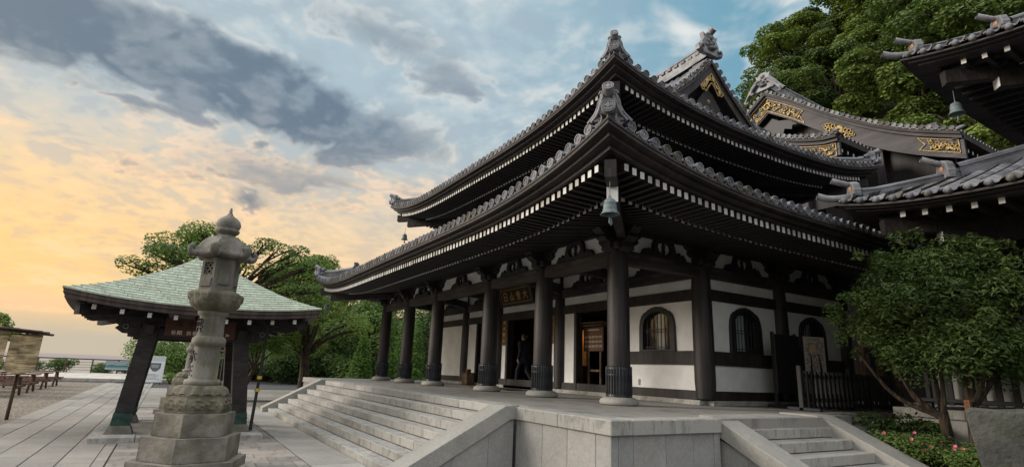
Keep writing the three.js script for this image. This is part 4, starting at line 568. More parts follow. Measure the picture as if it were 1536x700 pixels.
// ---------------------------------------------------------------- side hall at the right
{
  const R = rng(19), b3 = thing('side_hall', 'two-roofed side hall with grey pantiles and widely spaced white rafter ends', 'temple', [0, 0, 0]);
  const lo = roofSpec({ x0: 10.4, x1: 26, z0: -5.45, z1: 9, H: 4.66, D: 3.2, p: 3, rises: [[0, 0.3], [0.5, 0.16], [1.2, 0.08], [3, 0]] });
  const hi = roofSpec({ x0: 12.2, x1: 24, z0: -4.76, z1: 8, H: 7.98, D: 3.6, p: 2.6, rises: [[0, 0.36], [0.5, 0.2], [1.2, 0.1], [3, 0]] });
  // pantile: one S-shaped tile, 0.28 wide, 0.26 deep; local x along the eave, +z down the slope
  const pan = (() => { const prof = (u) => 0.035 * Math.sin(u * 2 * Math.PI + 0.5) + (u > 0.82 ? 0.012 : 0); const a = grid(8, 1, (u, v) => [(u - 0.5) * 0.285, prof(u) + 0.02, lerp(0.14, -0.14, v)]), b = grid(8, 1, (u, v) => [(u - 0.5) * 0.285, prof(u) + 0.02 - 0.028 * v, 0.14]); return merged([a, b]); })();
  for (const [nm, S, F, iTop, step] of [['lower_roof', lo, (i) => 0.05 + 0.36 * i + 0.02 * i * i, 3.3, 0.35], ['upper_roof', hi, (i) => 0.05 + 0.4 * i + 0.03 * i * i, 5, 0.335]]) {
    const roof = mesh(nm, ['front', 'left', 'right', 'back'].map((k) => S.sheetOf(k, F, 0.02, iTop)), M.tileB, b3), len = S.sides.front.len;
    for (const k of ['front', 'left']) { mesh('eave_board', [...S.board(k, 0.03, 0.35, -0.035, 0.0), ...S.board(k, 0.14, 0.42, -0.07, -0.037), ...S.board(k, 0.26, 0.52, -0.1, -0.072)], M.fascia, roof); mesh('soffit', [S.strip(k, 0.3, -0.1, 1.3, -0.06), S.strip(k, 1.2, -0.1, 3.4, 0.34)], M.woodDark, roof); }
    let count = 0; const extra = [], dz = 0.27;
    for (let s = len - 0.25; s > len - 9; s -= dz) for (let i = 0.12, row = 0; i < iTop - 0.1; i += 0.235, row++) { if (i > len - s - 0.1) continue; const q = S.pt('front', s, i, F(i)), sl = Math.atan((F(i + 0.05) - F(i - 0.05)) / 0.1), e = new THREE.Euler(sl, -Math.PI / 2, 0, 'YXZ'); const roll = Math.atan((S.pt('front', s + 0.1, i, 0)[1] - S.pt('front', s - 0.1, i, 0)[1]) / 0.2); e.z = -roll * -1; if (nm === 'lower_roof' ? count < 240 && s > len - 5.2 : count < 60 && row < 3) { const m = part('roof_tile', pan, tileMats[Math.floor(R() * 4)], roof, [q[0], q[1] + 0.025, q[2]]); m.rotation.copy(e); count++; } else { const gq = pan.clone(); gq.applyMatrix4(new THREE.Matrix4().makeRotationFromEuler(e).setPosition(q[0], q[1] + 0.025, q[2])); extra.push(gq); } }
    if (extra.length) mesh('roof_tile_field', extra, M.tile, roof).userData.kind = 'stuff';
    // rounded eave edge tiles
    const knob = lathe([[0.0001, 0.05], [0.04, 0.045], [0.06, 0.02], [0.062, -0.1]], 10); knob.rotateX(Math.PI / 2);
    for (let s = len - 0.2, j = 0; s > len - 8; s -= dz, j++) { const q = S.pt('front', s, 0.0, 0.06); part('eave_tile', knob, tileMats[Math.floor(R() * 4)], roof, q, -Math.PI / 2); }
    for (const k of ['front', 'left']) { const L = S.sides[k].len, a = rafters(S, k, { i0: 0.45, L: 1.0, y: -0.152, step, w: 0.085, h: 0.1 }, k === 'front' ? L - 9 : 0.75, k === 'front' ? L - 0.7 : 8), b = rafters(S, k, { i0: 1.15, L: 2.2, y: -0.156, step, w: 0.08, h: 0.1, tilt: 0.18 }, k === 'front' ? L - 9 : 1.5, k === 'front' ? L - 1.4 : 8); for (const r of [...a, ...b]) rafterMesh(r, roof); }
    // hip ridges in two stages with their end tiles
    const hip = (i0, i1, dy) => Array.from({ length: 10 }, (_, k) => { const i = lerp(i0, i1, k / 9); return [S.x0 + i, S.H + F(i) + S.riseAt(i) + dy, S.z0 + i]; });
    const turn = -3 * Math.PI / 4;
    mesh('hip_ridge', ridge(hip(0.35, 1.8, 0.03), 0.17, 0.16), M.tileB, roof); mesh('hip_ridge', ridge(hip(1.5, Math.min(iTop, 3.2), 0.04), 0.2, 0.25), M.tileB, roof);
    for (const [i, sc] of [[0.3, 0.6], [1.4, 0.72]]) { const y = S.H + F(i) + S.riseAt(i) + 0.04, sh = merged([poly([[-0.2, 0], [-0.24, 0.12], [-0.16, 0.3], [0, 0.38], [0.16, 0.3], [0.24, 0.12], [0.2, 0]], 0.1, 0.02)]); sh.scale(sc * 1.25, sc * 1.25, 1); const o = part('ridge_end_tile', sh, M.tileC, roof, [S.x0 + i, y, S.z0 + i], turn); const em = lathe([[0.0001, 0.03], [0.045, 0.03], [0.07, 0]], 12); em.rotateX(Math.PI / 2); em.translate(0, 0.2 * sc * 1.25, 0.11); part('gilt_crest', em, M.orangeGold, o);
      const horn = tube([[0, 0.36 * sc, 0.0], [0, 0.42 * sc, 0.16], [0, 0.56 * sc, 0.42]], 0.06, 8, 8); part('ridge_horn_tile', horn, M.tileC, o); }
    const c0 = [S.x0 - 0.05, S.H + S.riseAt(0) + 0.06, S.z0 - 0.05]; part('corner_tile', tube([[0.5, 0.12, 0.5], [0.2, 0.04, 0.2], [0, 0.03, 0], [-0.14, 0.09, -0.14]], 0.07, 10, 8), M.tileC, roof, c0);
    const y0 = S.H + S.riseAt(0.6) - 0.36; mesh('hip_rafter', [bar([S.x0 + 0.55, y0, S.z0 + 0.55], [S.x0 + 3, y0 + 0.15, S.z0 + 3], 0.2, 0.28), bar([S.x0 + 1.2, y0 - 0.2, S.z0 + 1.2], [S.x0 + 3, y0 - 0.05, S.z0 + 3], 0.2, 0.2)], M.wood, roof);
    part('painted_end', cbox(0.202, 0.2, 0.014, 0.003), M.whitePaint, roof, [S.x0 + 1.19, y0 - 0.2, S.z0 + 1.19], turn);
  }
  mesh('wall', [bx(14.2, 25, 1.2, 8.2, -2.6, 8), bx(13.4, 25.5, 4.5, 5.6, -2.6, 8)], M.woodDark, b3);
  for (const z of [-2.7, -0.2, 2.3]) part('post', bx(12.75, 13.05, 1.2, 4.75, z - 0.15, z + 0.15, 0.015), M.wood, b3);
  part('tie_beam', bx(12.78, 13.02, 4.1, 4.4, -2.9, 6, 0.01), M.wood, b3); part('tie_beam', bx(12.8, 16, 4.1, 4.4, -2.85, -2.6, 0.01), M.wood, b3);
  part('plaster_panel', bx(14.1, 14.19, 2.1, 3.6, -2.5, 2), M.white, b3);
  for (const z of [-2.5, -1.2, 0.1, 1.4]) part('wall_post', bx(14.02, 14.2, 1.2, 4.6, z - 0.08, z + 0.08), M.wood, b3);
  const base = thing('side_terrace', 'grey stone terrace wall with coping below the side hall behind the garden', 'terrace', [0, 0, 0]);
  mesh('core', bx(12.1, 25, 0, 1.08, -5.5, 6), M.platformTop, base);
  for (let z = -5.6; z < 3; z += 1.15) { part('capstone', bx(12.0, 12.4, 1.08, 1.24, z, z + 1.145, 0.01), stepMats[Math.floor(R() * 3)], base); part('wall_slab', bx(12.05, 12.12, 0, 1.078, z, z + 1.145, 0.006), graniteWall[Math.floor(R() * 3)], base); }
  for (let x = 12.4; x < 18; x += 1.15) { part('capstone', bx(x, x + 1.145, 1.08, 1.24, -5.6, -5.2, 0.01), stepMats[Math.floor(R() * 3)], base); part('wall_slab', bx(x, x + 1.145, 0, 1.078, -5.57, -5.5, 0.006), graniteWall[Math.floor(R() * 3)], base); }
  mesh('floor', bx(12.4, 25, 1.06, 1.2, -5.2, 6), M.platformTop, base);
}
// ================================================================ writing drawn as brush strokes
const KANJI = {
  sun: [[20, 6, 20, 96], [20, 6, 80, 6], [80, 6, 80, 96], [20, 50, 80, 50], [20, 92, 80, 92]],
  big: [[10, 35, 90, 35], [50, 5, 48, 45, 12, 95], [50, 45, 90, 95]],
  mountain: [[50, 8, 50, 88], [15, 40, 15, 90], [15, 90, 85, 90], [85, 40, 85, 90]],
  king: [[15, 12, 85, 12], [50, 12, 50, 90], [20, 50, 80, 50], [8, 90, 92, 90]],
  sound: [[50, 2, 50, 14], [15, 16, 85, 16], [35, 22, 40, 36], [65, 22, 60, 36], [5, 40, 95, 40], [25, 50, 25, 96], [25, 50, 75, 50], [75, 50, 75, 96], [25, 72, 75, 72], [25, 94, 75, 94]],
  temple: [[20, 15, 80, 15], [50, 2, 50, 35], [5, 35, 95, 35], [10, 58, 90, 58], [66, 45, 66, 95, 52, 90], [30, 68, 40, 80]],
  pray: [[25, 3, 32, 12], [8, 22, 45, 22, 10, 62], [28, 40, 28, 97], [32, 48, 44, 58], [85, 6, 58, 18, 57, 60, 48, 97], [58, 45, 97, 45], [80, 45, 80, 97]],
  wish: [[5, 8, 48, 8], [10, 8, 10, 50, 3, 95], [18, 20, 42, 20, 42, 52, 18, 52, 18, 20], [18, 36, 42, 36], [30, 52, 30, 90], [20, 62, 12, 82], [40, 62, 47, 80], [55, 8, 97, 8], [74, 8, 70, 22], [60, 22, 92, 22, 92, 75, 60, 75, 60, 22], [60, 40, 92, 40], [60, 57, 92, 57], [68, 78, 56, 96], [84, 78, 97, 95]],
  offer: [[28, 5, 8, 45], [20, 30, 20, 97], [50, 8, 50, 62], [78, 8, 78, 62], [36, 28, 95, 28], [32, 62, 98, 62], [52, 70, 38, 95], [75, 70, 92, 95]],
  nourish: [[32, 2, 40, 10], [66, 2, 60, 10], [20, 13, 80, 13], [24, 22, 76, 22], [12, 32, 90, 32], [50, 13, 50, 32], [48, 32, 8, 56], [52, 32, 94, 56], [35, 52, 65, 52], [32, 52, 32, 92], [66, 52, 66, 76], [32, 64, 66, 64], [32, 76, 66, 76], [32, 92, 50, 86], [56, 78, 92, 96]],
  tree: [[10, 28, 90, 28], [50, 4, 50, 97], [48, 30, 10, 75], [52, 30, 92, 75]],
  one: [[8, 50, 92, 46]],
  origin: [[12, 12, 92, 12], [24, 12, 22, 60, 6, 97], [40, 26, 78, 26, 78, 58, 40, 58, 40, 26], [40, 42, 78, 42], [60, 58, 60, 96], [46, 70, 34, 90], [74, 70, 90, 88]],
};
function brush(c, key, x, y, s, color, w) { c.strokeStyle = color; c.lineWidth = w; c.lineCap = 'round'; c.lineJoin = 'round'; for (const l of KANJI[key]) { c.beginPath(); for (let i = 0; i < l.length; i += 2) { const X = x + l[i] / 100 * s, Y = y + l[i + 1] / 100 * s; i ? c.lineTo(X, Y) : c.moveTo(X, Y); } c.stroke(); } }
const woodPaint = (c, w, h, base, R) => { c.fillStyle = base; c.fillRect(0, 0, w, h); for (let k = 0; k < 90; k++) { c.strokeStyle = R() < 0.5 ? 'rgba(0,0,0,0.12)' : 'rgba(255,220,180,0.05)'; c.lineWidth = 0.5 + R() * 1.5; const y = R() * h; c.beginPath(); c.moveTo(0, y); c.bezierCurveTo(w * 0.3, y + R() * 8 - 4, w * 0.6, y + R() * 8 - 4, w, y + R() * 6 - 3); c.stroke(); } };
const printMat = (t, o = {}) => new THREE.MeshStandardMaterial({ map: t, roughness: 0.6, ...o });

// ---------------------------------------------------------------- wind bells
{
  const bodyG = lathe([[0.02, 0.3], [0.06, 0.29], [0.1, 0.26], [0.115, 0.2], [0.12, 0.12], [0.13, 0.06], [0.175, 0.0], [0.165, -0.005], [0.12, 0.04], [0.1, 0.2], [0.02, 0.26]], 20), band = merged([lathe([[0.122, 0.09], [0.13, 0.095], [0.122, 0.1]], 20), lathe([[0.117, 0.19], [0.124, 0.195], [0.116, 0.2]], 20)]);
  const bell = thing('wind_bell', 'verdigris bronze bell hung on a chain below the corner eave beside the front stairs', 'bell', [5.06, 3.83, -5.76], 0, 'bronze wind bells under the eave corners');
  part('body', bodyG, M.bell, bell); part('band', band, M.bell, bell);
  part('chain', merged([cyl([0, 0.28, 0], [0, 0.62, 0], 0.008, 0.008, 6), uvm(new THREE.TorusGeometry(0.03, 0.008, 5, 10).translate(0, 0.32, 0))]), M.bell, bell);
  part('clapper', merged([cyl([0, 0.2, 0], [0, -0.06, 0], 0.005, 0.005, 5), poly([[-0.02, -0.06], [0.03, -0.06], [0.045, -0.15], [0.02, -0.2], [-0.03, -0.16]].reverse(), 0.012, 0.003)]), M.bell, bell);
  bell.scale.setScalar(0.8);
  copyOf(bell, 'small bronze bell below the far end of the lower roof, against the trees', [5.3, 3.82, -23.75]);
  copyOf(bell, 'small bronze bell below the far end of the upper roof, against the sky', [7.55, 6.72, -21.3]);
  copyOf(bell, 'dark bronze bell below the corner of the side hall, against the hillside', [12.95, 7.05, -4.15], 0.6, 1.05);
}
// ---------------------------------------------------------------- name plaque, gilt boards, notice stand, offertory chest, mat
{
  const R = rng(8);
  const t = canvasTex(640, 180, (c, w, h) => { woodPaint(c, w, h, '#17120f', R); c.strokeStyle = '#a87c2a'; c.lineWidth = 6; c.strokeRect(9, 9, w - 18, h - 18); c.lineWidth = 3; c.strokeRect(20, 20, w - 40, h - 40); ['sun', 'mountain', 'sound', 'big'].forEach((k, n) => brush(c, k, 52 + n * 140, 40, 100, '#b98a35', 12)); });
  const p = thing('name_plaque', 'black name plaque with gold brush characters above the main doorway', 'plaque', [9.55, 3.78, -15.43], -Math.PI / 2);
  const tilt = holder('board', p); tilt.rotation.x = 0.3;
  const pb = part('board_core', cbox(1.9, 0.56, 0.05, 0.01), M.black, tilt, [0, 0.28, 0]); const ps = part('inscription', sheet(1.86, 0.52), printMat(t, { roughness: 0.75 }), tilt, [0, 0.28, 0.028]);
  const fr = [bx(-1.02, 1.02, 0.54, 0.62, -0.04, 0.06, 0.015), bx(-1.02, 1.02, -0.06, 0.02, -0.04, 0.06, 0.015), bx(-1.04, -0.94, -0.04, 0.6, -0.04, 0.06, 0.015), bx(0.94, 1.04, -0.04, 0.6, -0.04, 0.06, 0.015)]; for (const g of fr) part('frame_rail', g, M.woodDark, tilt);
  const chars = [['king', 'temple', 'big', 'sound', 'mountain'], ['mountain', 'sound', 'temple', 'king', 'sun']];
  [[-16.86, 'gilt board with raised characters on the white wall farther along past the doorway', 0], [-13.98, 'gilt board with raised characters on the white wall between doorway and notice stand', 1]].forEach(([z, label, n]) => {
    const tx = canvasTex(120, 560, (c, w, h) => { woodPaint(c, w, h, '#2a1a0c', R); c.strokeStyle = '#b3832a'; c.lineWidth = 9; c.strokeRect(7, 7, w - 14, h - 14); chars[n].forEach((k, j) => brush(c, k, 28, 26 + j * 104, 66, '#d29f3c', 9)); });
    const b = thing('gilt_board', label, 'sign', [9.93, 2.48, z], -Math.PI / 2, 'gilt boards beside the doorway'); part('board', cbox(0.27, 1.1, 0.04, 0.008), M.black, b, [0, 0.55, 0]); part('inscription', sheet(0.255, 1.08), printMat(tx, { metalness: 0.25, roughness: 0.4 }), b, [0, 0.55, 0.023]);
  });
  const nt = canvasTex(320, 256, (c, w, h) => { woodPaint(c, w, h, '#6b4a33', R); c.fillStyle = '#cfc0a8'; for (let r = 0; r < 3; r++) for (let k = 0; k < 5; k++) { c.fillRect(18 + k * 60, 96 + r * 50, 46, 20); c.fillStyle = '#5a3c28'; for (let q = 0; q < 3; q++) c.fillRect(22 + k * 60 + q * 14, 101 + r * 50, 9, 10); c.fillStyle = '#cfc0a8'; } c.fillStyle = '#d8ccb4'; c.fillRect(60, 24, 200, 10); });
  const s = thing('notice_stand', 'brown wooden notice stand with a little roof and paper slips in the doorway', 'notice board', [10.22, 1.17, -12.35], -Math.PI / 2);
  part('board', cbox(0.86, 0.68, 0.04, 0.008), M.noticeWood, s, [0, 1.42, 0]); part('notice_face', sheet(0.84, 0.66), printMat(nt), s, [0, 1.42, 0.023]);
  for (const k of [-1, 1]) { part('leg', cbox(0.06, 1.5, 0.06, 0.008), M.noticeWood, s, [k * 0.26, 0.78, -0.04]); part('foot', cbox(0.07, 0.06, 0.5, 0.01), M.noticeWood, s, [k * 0.26, 0.03, 0]); }
  part('cross_rail', cbox(0.46, 0.06, 0.04, 0.006), M.noticeWood, s, [0, 0.55, -0.04]);
  const rf = []; for (const k of [-1, 1]) { const g = cbox(1.1, 0.03, 0.2, 0.006); g.rotateX(k * 0.5); g.translate(0, 1.82, k * 0.085); rf.push(g); } part('canopy', merged(rf), M.noticeWood, s);
  for (let k = 0; k < 9; k++) part('canopy_batten', cbox(0.03, 0.025, 0.4, 0.004), M.bamboo, s, [-0.5 + k * 0.125, 1.87, 0]);
  const box = thing('offertory_chest', 'small wooden chest standing by the white wall at the far doorway', 'chest', [9.6, PL, -18.85], 0); box.scale.setScalar(0.62); part('body', cbox(0.5, 0.62, 0.7, 0.012), M.noticeWood, box, [0, 0.36, 0]); part('lid', cbox(0.56, 0.05, 0.76, 0.01), M.redWood, box, [0, 0.695, 0]); part('parcel', cbox(0.24, 0.2, 0.3, 0.01), M.benchWood, box, [0, 0.82, 0]); part('plinth', cbox(0.54, 0.05, 0.74, 0.01), M.redWood, box, [0, 0.025, 0]);
  const mat_ = thing('door_mat', 'dark rubber mat on the platform before the main doorway', 'mat', [9.05, PL, -15.4]); part('mat', cbox(1.0, 0.014, 2.3, 0.004), M.iron, mat_, [0, 0.007, 0]); part('mat_edge', bx(-0.52, 0.52, 0.0, 0.009, -1.17, 1.17), M.black, mat_);
  const ob = thing('wall_box', 'tiny white utility box low on the white front wall below the arched window', 'box', [9.955, 1.42, -10.3]); part('case', cbox(0.04, 0.14, 0.06, 0.006), M.whitePaint, ob, [-0.02, 0.07, 0]); part('cover', cbox(0.012, 0.1, 0.045, 0.003), M.white, ob, [-0.045, 0.07, 0]);
}
// ---------------------------------------------------------------- the visitor in the doorway
{
  const smin = (a, b, k) => { const h = clamp01(0.5 + 0.5 * (b - a) / k); return b + (a - b) * h - k * h * (1 - h); };
  function capsule(p, a, b, ra, rb) { const bax = b[0] - a[0], bay = b[1] - a[1], baz = b[2] - a[2], pax = p[0] - a[0], pay = p[1] - a[1], paz = p[2] - a[2], h = clamp01((pax * bax + pay * bay + paz * baz) / (bax * bax + bay * bay + baz * baz + 1e-9)); return Math.hypot(pax - bax * h, pay - bay * h, paz - baz * h) - lerp(ra, rb, h); }
  function field(bones, k, centre, half, res) {
    const mc = new MarchingCubes(res, new THREE.MeshStandardMaterial(), false, false, 90000); mc.isolation = 0;
    for (let z = 0; z < res; z++) for (let y = 0; y < res; y++) for (let x = 0; x < res; x++) { const p = [centre[0] + (x - res / 2) / (res / 2) * half, centre[1] + (y - res / 2) / (res / 2) * half, centre[2] + (z - res / 2) / (res / 2) * half]; let d = 9; for (const [a, b, ra, rb, kk] of bones) d = smin(d, capsule(p, a, b, ra, rb), kk ?? k); mc.field[x + y * res + z * res * res] = -d; }
    mc.update(); const n = mc.count, g = new THREE.BufferGeometry(); g.setAttribute('position', new THREE.BufferAttribute(mc.positionArray.slice(0, n * 3), 3)); g.setAttribute('normal', new THREE.BufferAttribute(mc.normalArray.slice(0, n * 3), 3)); g.scale(half, half, half); g.translate(...centre); return g;
  }
  // walking: local +z forward, +x left
  const J = { hipL: [0.09, 0.92, 0], hipR: [-0.09, 0.92, 0], kneeL: [0.1, 0.5, 0.2], kneeR: [-0.1, 0.48, -0.06], ankL: [0.1, 0.09, 0.28], ankR: [-0.1, 0.14, -0.36], toeL: [0.11, 0.035, 0.46], toeR: [-0.1, 0.04, -0.2], chest: [0, 1.3, 0.03], neck: [0, 1.48, 0.03], shL: [0.18, 1.4, 0.02], shR: [-0.18, 1.4, 0.02], elL: [0.25, 1.13, -0.1], elR: [-0.25, 1.13, 0.06], wrL: [0.24, 0.9, 0.02], wrR: [-0.25, 0.9, 0.2] };
  const suit = [[J.hipL, J.kneeL, 0.095, 0.068], [J.kneeL, J.ankL, 0.068, 0.062], [J.hipR, J.kneeR, 0.095, 0.068], [J.kneeR, J.ankR, 0.068, 0.062], [[0, 0.95, 0], J.chest, 0.14, 0.16], [[-0.06, 0.93, 0], [0.06, 0.93, 0], 0.14, 0.14], [J.shL, J.shR, 0.085, 0.085], [J.chest, J.neck, 0.13, 0.075], [J.shL, J.elL, 0.075, 0.058], [J.elL, J.wrL, 0.056, 0.048], [J.shR, J.elR, 0.075, 0.058], [J.elR, J.wrR, 0.056, 0.048], [J.ankL, J.toeL, 0.055, 0.035], [J.ankR, J.toeR, 0.055, 0.035], [[0, 0.86, -0.02], [0, 1.0, 0], 0.15, 0.15]];
  const head = [[[0, 1.46, 0.02], [0, 1.54, 0.03], 0.052, 0.05], [[0, 1.62, 0.03], [0, 1.66, 0.02], 0.085, 0.085], [[0, 1.56, 0.07], [0, 1.58, 0.06], 0.045, 0.05], [[0, 1.61, 0.12], [0, 1.64, 0.105], 0.014, 0.012, 0.012], [[0.082, 1.6, 0.02], [0.086, 1.64, 0.015], 0.016, 0.018, 0.01], [[-0.082, 1.6, 0.02], [-0.086, 1.64, 0.015], 0.016, 0.018, 0.01], [[-0.02, 1.57, 0.112], [0.02, 1.57, 0.112], 0.01, 0.01, 0.01]];
  const hand = (w, s) => { const [x, y, z] = w, out = [[[x, y, z], [x, y - 0.07, z + 0.02], 0.028, 0.032]]; for (let f = 0; f < 4; f++) { const zz = z + 0.045 - f * 0.02, L = [0.068, 0.078, 0.072, 0.056][f]; out.push([[x, y - 0.085, zz - 0.005], [x - s * 0.006, y - 0.085 - L * 0.55, zz], 0.0095, 0.009, 0.006], [[x - s * 0.006, y - 0.085 - L * 0.55, zz], [x - s * 0.022, y - 0.085 - L, zz - 0.004], 0.009, 0.008, 0.006]); } out.push([[x, y - 0.03, z + 0.04], [x - s * 0.01, y - 0.075, z + 0.078], 0.013, 0.01, 0.01], [[x - s * 0.01, y - 0.075, z + 0.078], [x - s * 0.016, y - 0.1, z + 0.08], 0.01, 0.009, 0.006]); return out; };
  const per = thing('person', 'person in a dark suit walking through the main doorway', 'person', [10.32, 1.17, -16.15], Math.PI * 1.04);
  per.scale.setScalar(0.98);
  const skin = mat([0.42, 0.27, 0.2], { roughness: 0.6 }), navy = mat([0.016, 0.019, 0.032], { roughness: 0.85 }), hair = mat([0.012, 0.01, 0.009], { roughness: 0.6 });
  const skinG = merged([field(head, 0.03, [0, 1.59, 0.03], 0.19, 56), field(hand(J.wrL, 1), 0.02, [J.wrL[0], J.wrL[1] - 0.07, J.wrL[2] + 0.02], 0.13, 52), field(hand(J.wrR, -1), 0.02, [J.wrR[0], J.wrR[1] - 0.07, J.wrR[2] + 0.02], 0.13, 52)].map(uvm));
  const bodyG = uvm(field(suit, 0.05, [0, 0.77, 0], 0.84, 96));
  part('body', skinG, skin, per); part('suit', bodyG, navy, per);
  const hairG = uvm(field([[[0, 1.66, 0.0], [0, 1.68, 0.03], 0.092, 0.088], [[0, 1.6, -0.045], [0, 1.66, -0.02], 0.06, 0.08]], 0.03, [0, 1.65, 0], 0.17, 40)); part('hair', hairG, hair, per);
}
// ---------------------------------------------------------------- stone lanterns
{
  const hexTurn = Math.PI / 6 + 0.18;
  const hexR = (a, r0) => { const s = Math.PI / 3, m = ((a % s) + s) % s - s / 2; return r0 * Math.cos(s / 2) / Math.cos(m); };
  const L = thing('stone_lantern', 'tall weathered stone lantern on a stepped hexagonal base before the pavilion', 'stone lantern', [0.5, 0, -9.97], 0.0, 'stone lanterns beside the pavilion');
  const R = rng(51);
  // base tiers of several blocks
  const tier = (r, y0, y1, m, n = 6) => { for (let k = 0; k < n; k++) { const a0 = hexTurn + k * Math.PI / 3, a1 = a0 + Math.PI / 3; const p = [[0, 0], [Math.sin(a0) * r, Math.cos(a0) * r], [Math.sin(a1) * r, Math.cos(a1) * r]]; const g = poly([p[0], p[2], p[1]], y1 - y0 - 0.012, 0.004); g.rotateX(Math.PI / 2); g.translate(0, y1, 0); uvm(g); const u = g.attributes.uv, o = R() * 5; for (let i = 0; i < u.count; i++) u.setXY(i, u.getX(i) + o, u.getY(i) + o); part('base_block', g, m, L); } };
  tier(0.87, 0.0, 0.17, M.lanternBase); tier(0.73, 0.17, 0.5, M.lanternBase); tier(0.595, 0.5, 0.82, M.lanternBase);
  // carved drum with rosettes
  const drumR = (a, v) => hexR(a, 0.52) * (0.93 + 0.09 * Math.sin(Math.PI * clamp01(v))) + 0.0;
  const drum = grid(72, 14, (u, v) => { const a = u * 6.28319, rel = Math.abs(((a / (Math.PI / 3)) % 1) - 0.5), q = v - 0.5, ros = Math.hypot(rel * 1.2 - 0.25, q * 0.55); const r = drumR(a, v) + 0.034 * Math.max(0, Math.cos(ros * 46)) * (ros < 0.22 ? 1 : 0) - (v < 0.08 || v > 0.92 ? 0 : 0.012); return [Math.sin(a + hexTurn) * r, 0.82 + v * 0.26, Math.cos(a + hexTurn) * r]; });
  part('carved_drum', merged([drum, prism(6, 0.5, 0.5, 0.01, hexTurn).translate(0, 1.075, 0)]), M.mossyStone, L);
  const petals = grid(96, 8, (u, v) => { const a = u * 6.28319, pet = Math.abs(Math.sin(a * 7)); const r = lerp(0.42, 0.24, v * v * 0.3 + v * 0.7) + 0.04 * pet * Math.sin(Math.PI * (0.15 + 0.8 * v)); return [Math.sin(a) * r, 1.08 + 0.14 * Math.sin(v * Math.PI / 2) + 0.02 * pet * (1 - v), Math.cos(a) * r]; });
  part('lotus_base', petals, M.mossyStone, L);
  part('shaft', lathe([[0.24, 1.2], [0.27, 1.22], [0.28, 1.26], [0.265, 1.3], [0.215, 1.31], [0.212, 1.5], [0.2, 1.78], [0.22, 1.8], [0.255, 1.83], [0.265, 1.87], [0.255, 1.92], [0.22, 1.95], [0.205, 1.96], [0.2, 2.1], [0.2, 2.26], [0.235, 2.28], [0.245, 2.33], [0.22, 2.35]], 32), mat([0.42, 0.4, 0.37], { map: scaled(mossT, 0.6), bumpMap: scaled(bumpT, 1.6), bumpScale: 0.008, roughness: 0.92 }), L);
  // inscription strokes cut into the shaft, painted dark
  { const list = []; const strokeOn = (key, yTop, s, ang) => { for (const l of KANJI[key]) for (let i = 0; i + 3 < l.length; i += 2) { const P = (X, Y) => { const a = ang + (X - 50) / 100 * s / 0.207, y = yTop - Y / 100 * s; return V(Math.sin(a) * 0.209, y, Math.cos(a) * 0.209); }; list.push(bar(P(l[i], l[i + 1]), P(l[i + 2], l[i + 3]), 0.028, 0.02)); } }; strokeOn('offer', 2.24, 0.24, -1.3); strokeOn('tree', 1.74, 0.2, -1.3); strokeOn('king', 1.52, 0.18, -1.3); part('inscription', merged(list), M.black, L); }
  const nak = grid(72, 12, (u, v) => { const a = u * 6.28319; const prof = [[0, 0.22], [0.15, 0.3], [0.35, 0.365], [0.5, 0.39], [0.56, 0.41], [0.95, 0.42], [1, 0.39]]; let r = 0.4; for (let k = 1; k < prof.length; k++) if (v <= prof[k][0]) { r = lerp(prof[k - 1][1], prof[k][1], (v - prof[k - 1][0]) / (prof[k][0] - prof[k - 1][0])); break; } const pet = v < 0.55 ? 0.025 * Math.abs(Math.sin(a * 9)) * Math.sin(Math.PI * v / 0.55) : v > 0.62 && v < 0.92 ? 0.012 * Math.sin(a * 18) : 0; const rr = lerp(r, hexR(a, r * 1.08), sstep(0.4, 0.7, v)) + pet; return [Math.sin(a + hexTurn) * rr, 2.33 + v * 0.3, Math.cos(a + hexTurn) * rr]; });
  part('platform', merged([nak, prism(6, 0.43, 0.34, 0.04, hexTurn).translate(0, 2.625, 0)]), M.mossyStone, L);
  // fire box: six walls, one with a lattice window, others with arched reliefs
  { const r = 0.3, h = 0.52, y0 = 2.66, walls = holder('fire_box', L), w = r, ap = r * Math.cos(Math.PI / 6);
    for (let k = 0; k < 6; k++) { const a = hexTurn + (k + 0.5) * Math.PI / 3, lat = k === 4 || k === 1; const outline = [[-w / 2, 0], [w / 2, 0], [w / 2 * 0.94, h], [-w / 2 * 0.94, h]];
      const hole = lat ? [[[-0.095, 0.24], [0.095, 0.24], [0.095, 0.44], [-0.095, 0.44]]] : []; const g = poly(outline, 0.06, 0.004, hole); const inner = [];
      if (lat) { for (let q = -3; q <= 3; q++) { const c1 = [q * 0.066 - 0.1, 0.24], c2 = [q * 0.066 + 0.1, 0.44]; for (const f of [1, -1]) { const X0 = clampLine(q * 0.066, f); if (X0) inner.push(bar([X0[0], X0[1], 0.03], [X0[2], X0[3], 0.03], 0.018, 0.02)); } } }
      else { const n = 12, arc = Array.from({ length: n + 1 }, (_, j) => { const t = Math.PI * j / n; return [Math.cos(t) * 0.075, 0.28 + Math.sin(t) * 0.14]; }); const e = poly([[-0.075, 0.1], [0.075, 0.1], ...arc], 0.02, 0.012); e.translate(0, 0, 0.055); inner.push(e); }
      if (lat) { const e = poly([[-0.1, 0.06], [0.1, 0.06], [0.1, 0.18], [-0.1, 0.18]], 0.02, 0.01); e.translate(0, 0, 0.05); inner.push(e); }
      const gg = merged([g, ...inner]); const m = part('fire_box_wall', gg, M.lanternStone, walls, [Math.sin(a) * (ap - 0.06), y0, Math.cos(a) * (ap - 0.06)], a); }
    function clampLine(o, f) { const pts = []; for (let t = 0; t <= 1; t += 0.02) { const y = 0.24 + t * 0.2, x = o * 1.5 + f * (t - 0.5) * 0.2; if (Math.abs(x) <= 0.1) pts.push([x, y]); } return pts.length > 2 ? [...pts[0], ...pts[pts.length - 1]] : null; }
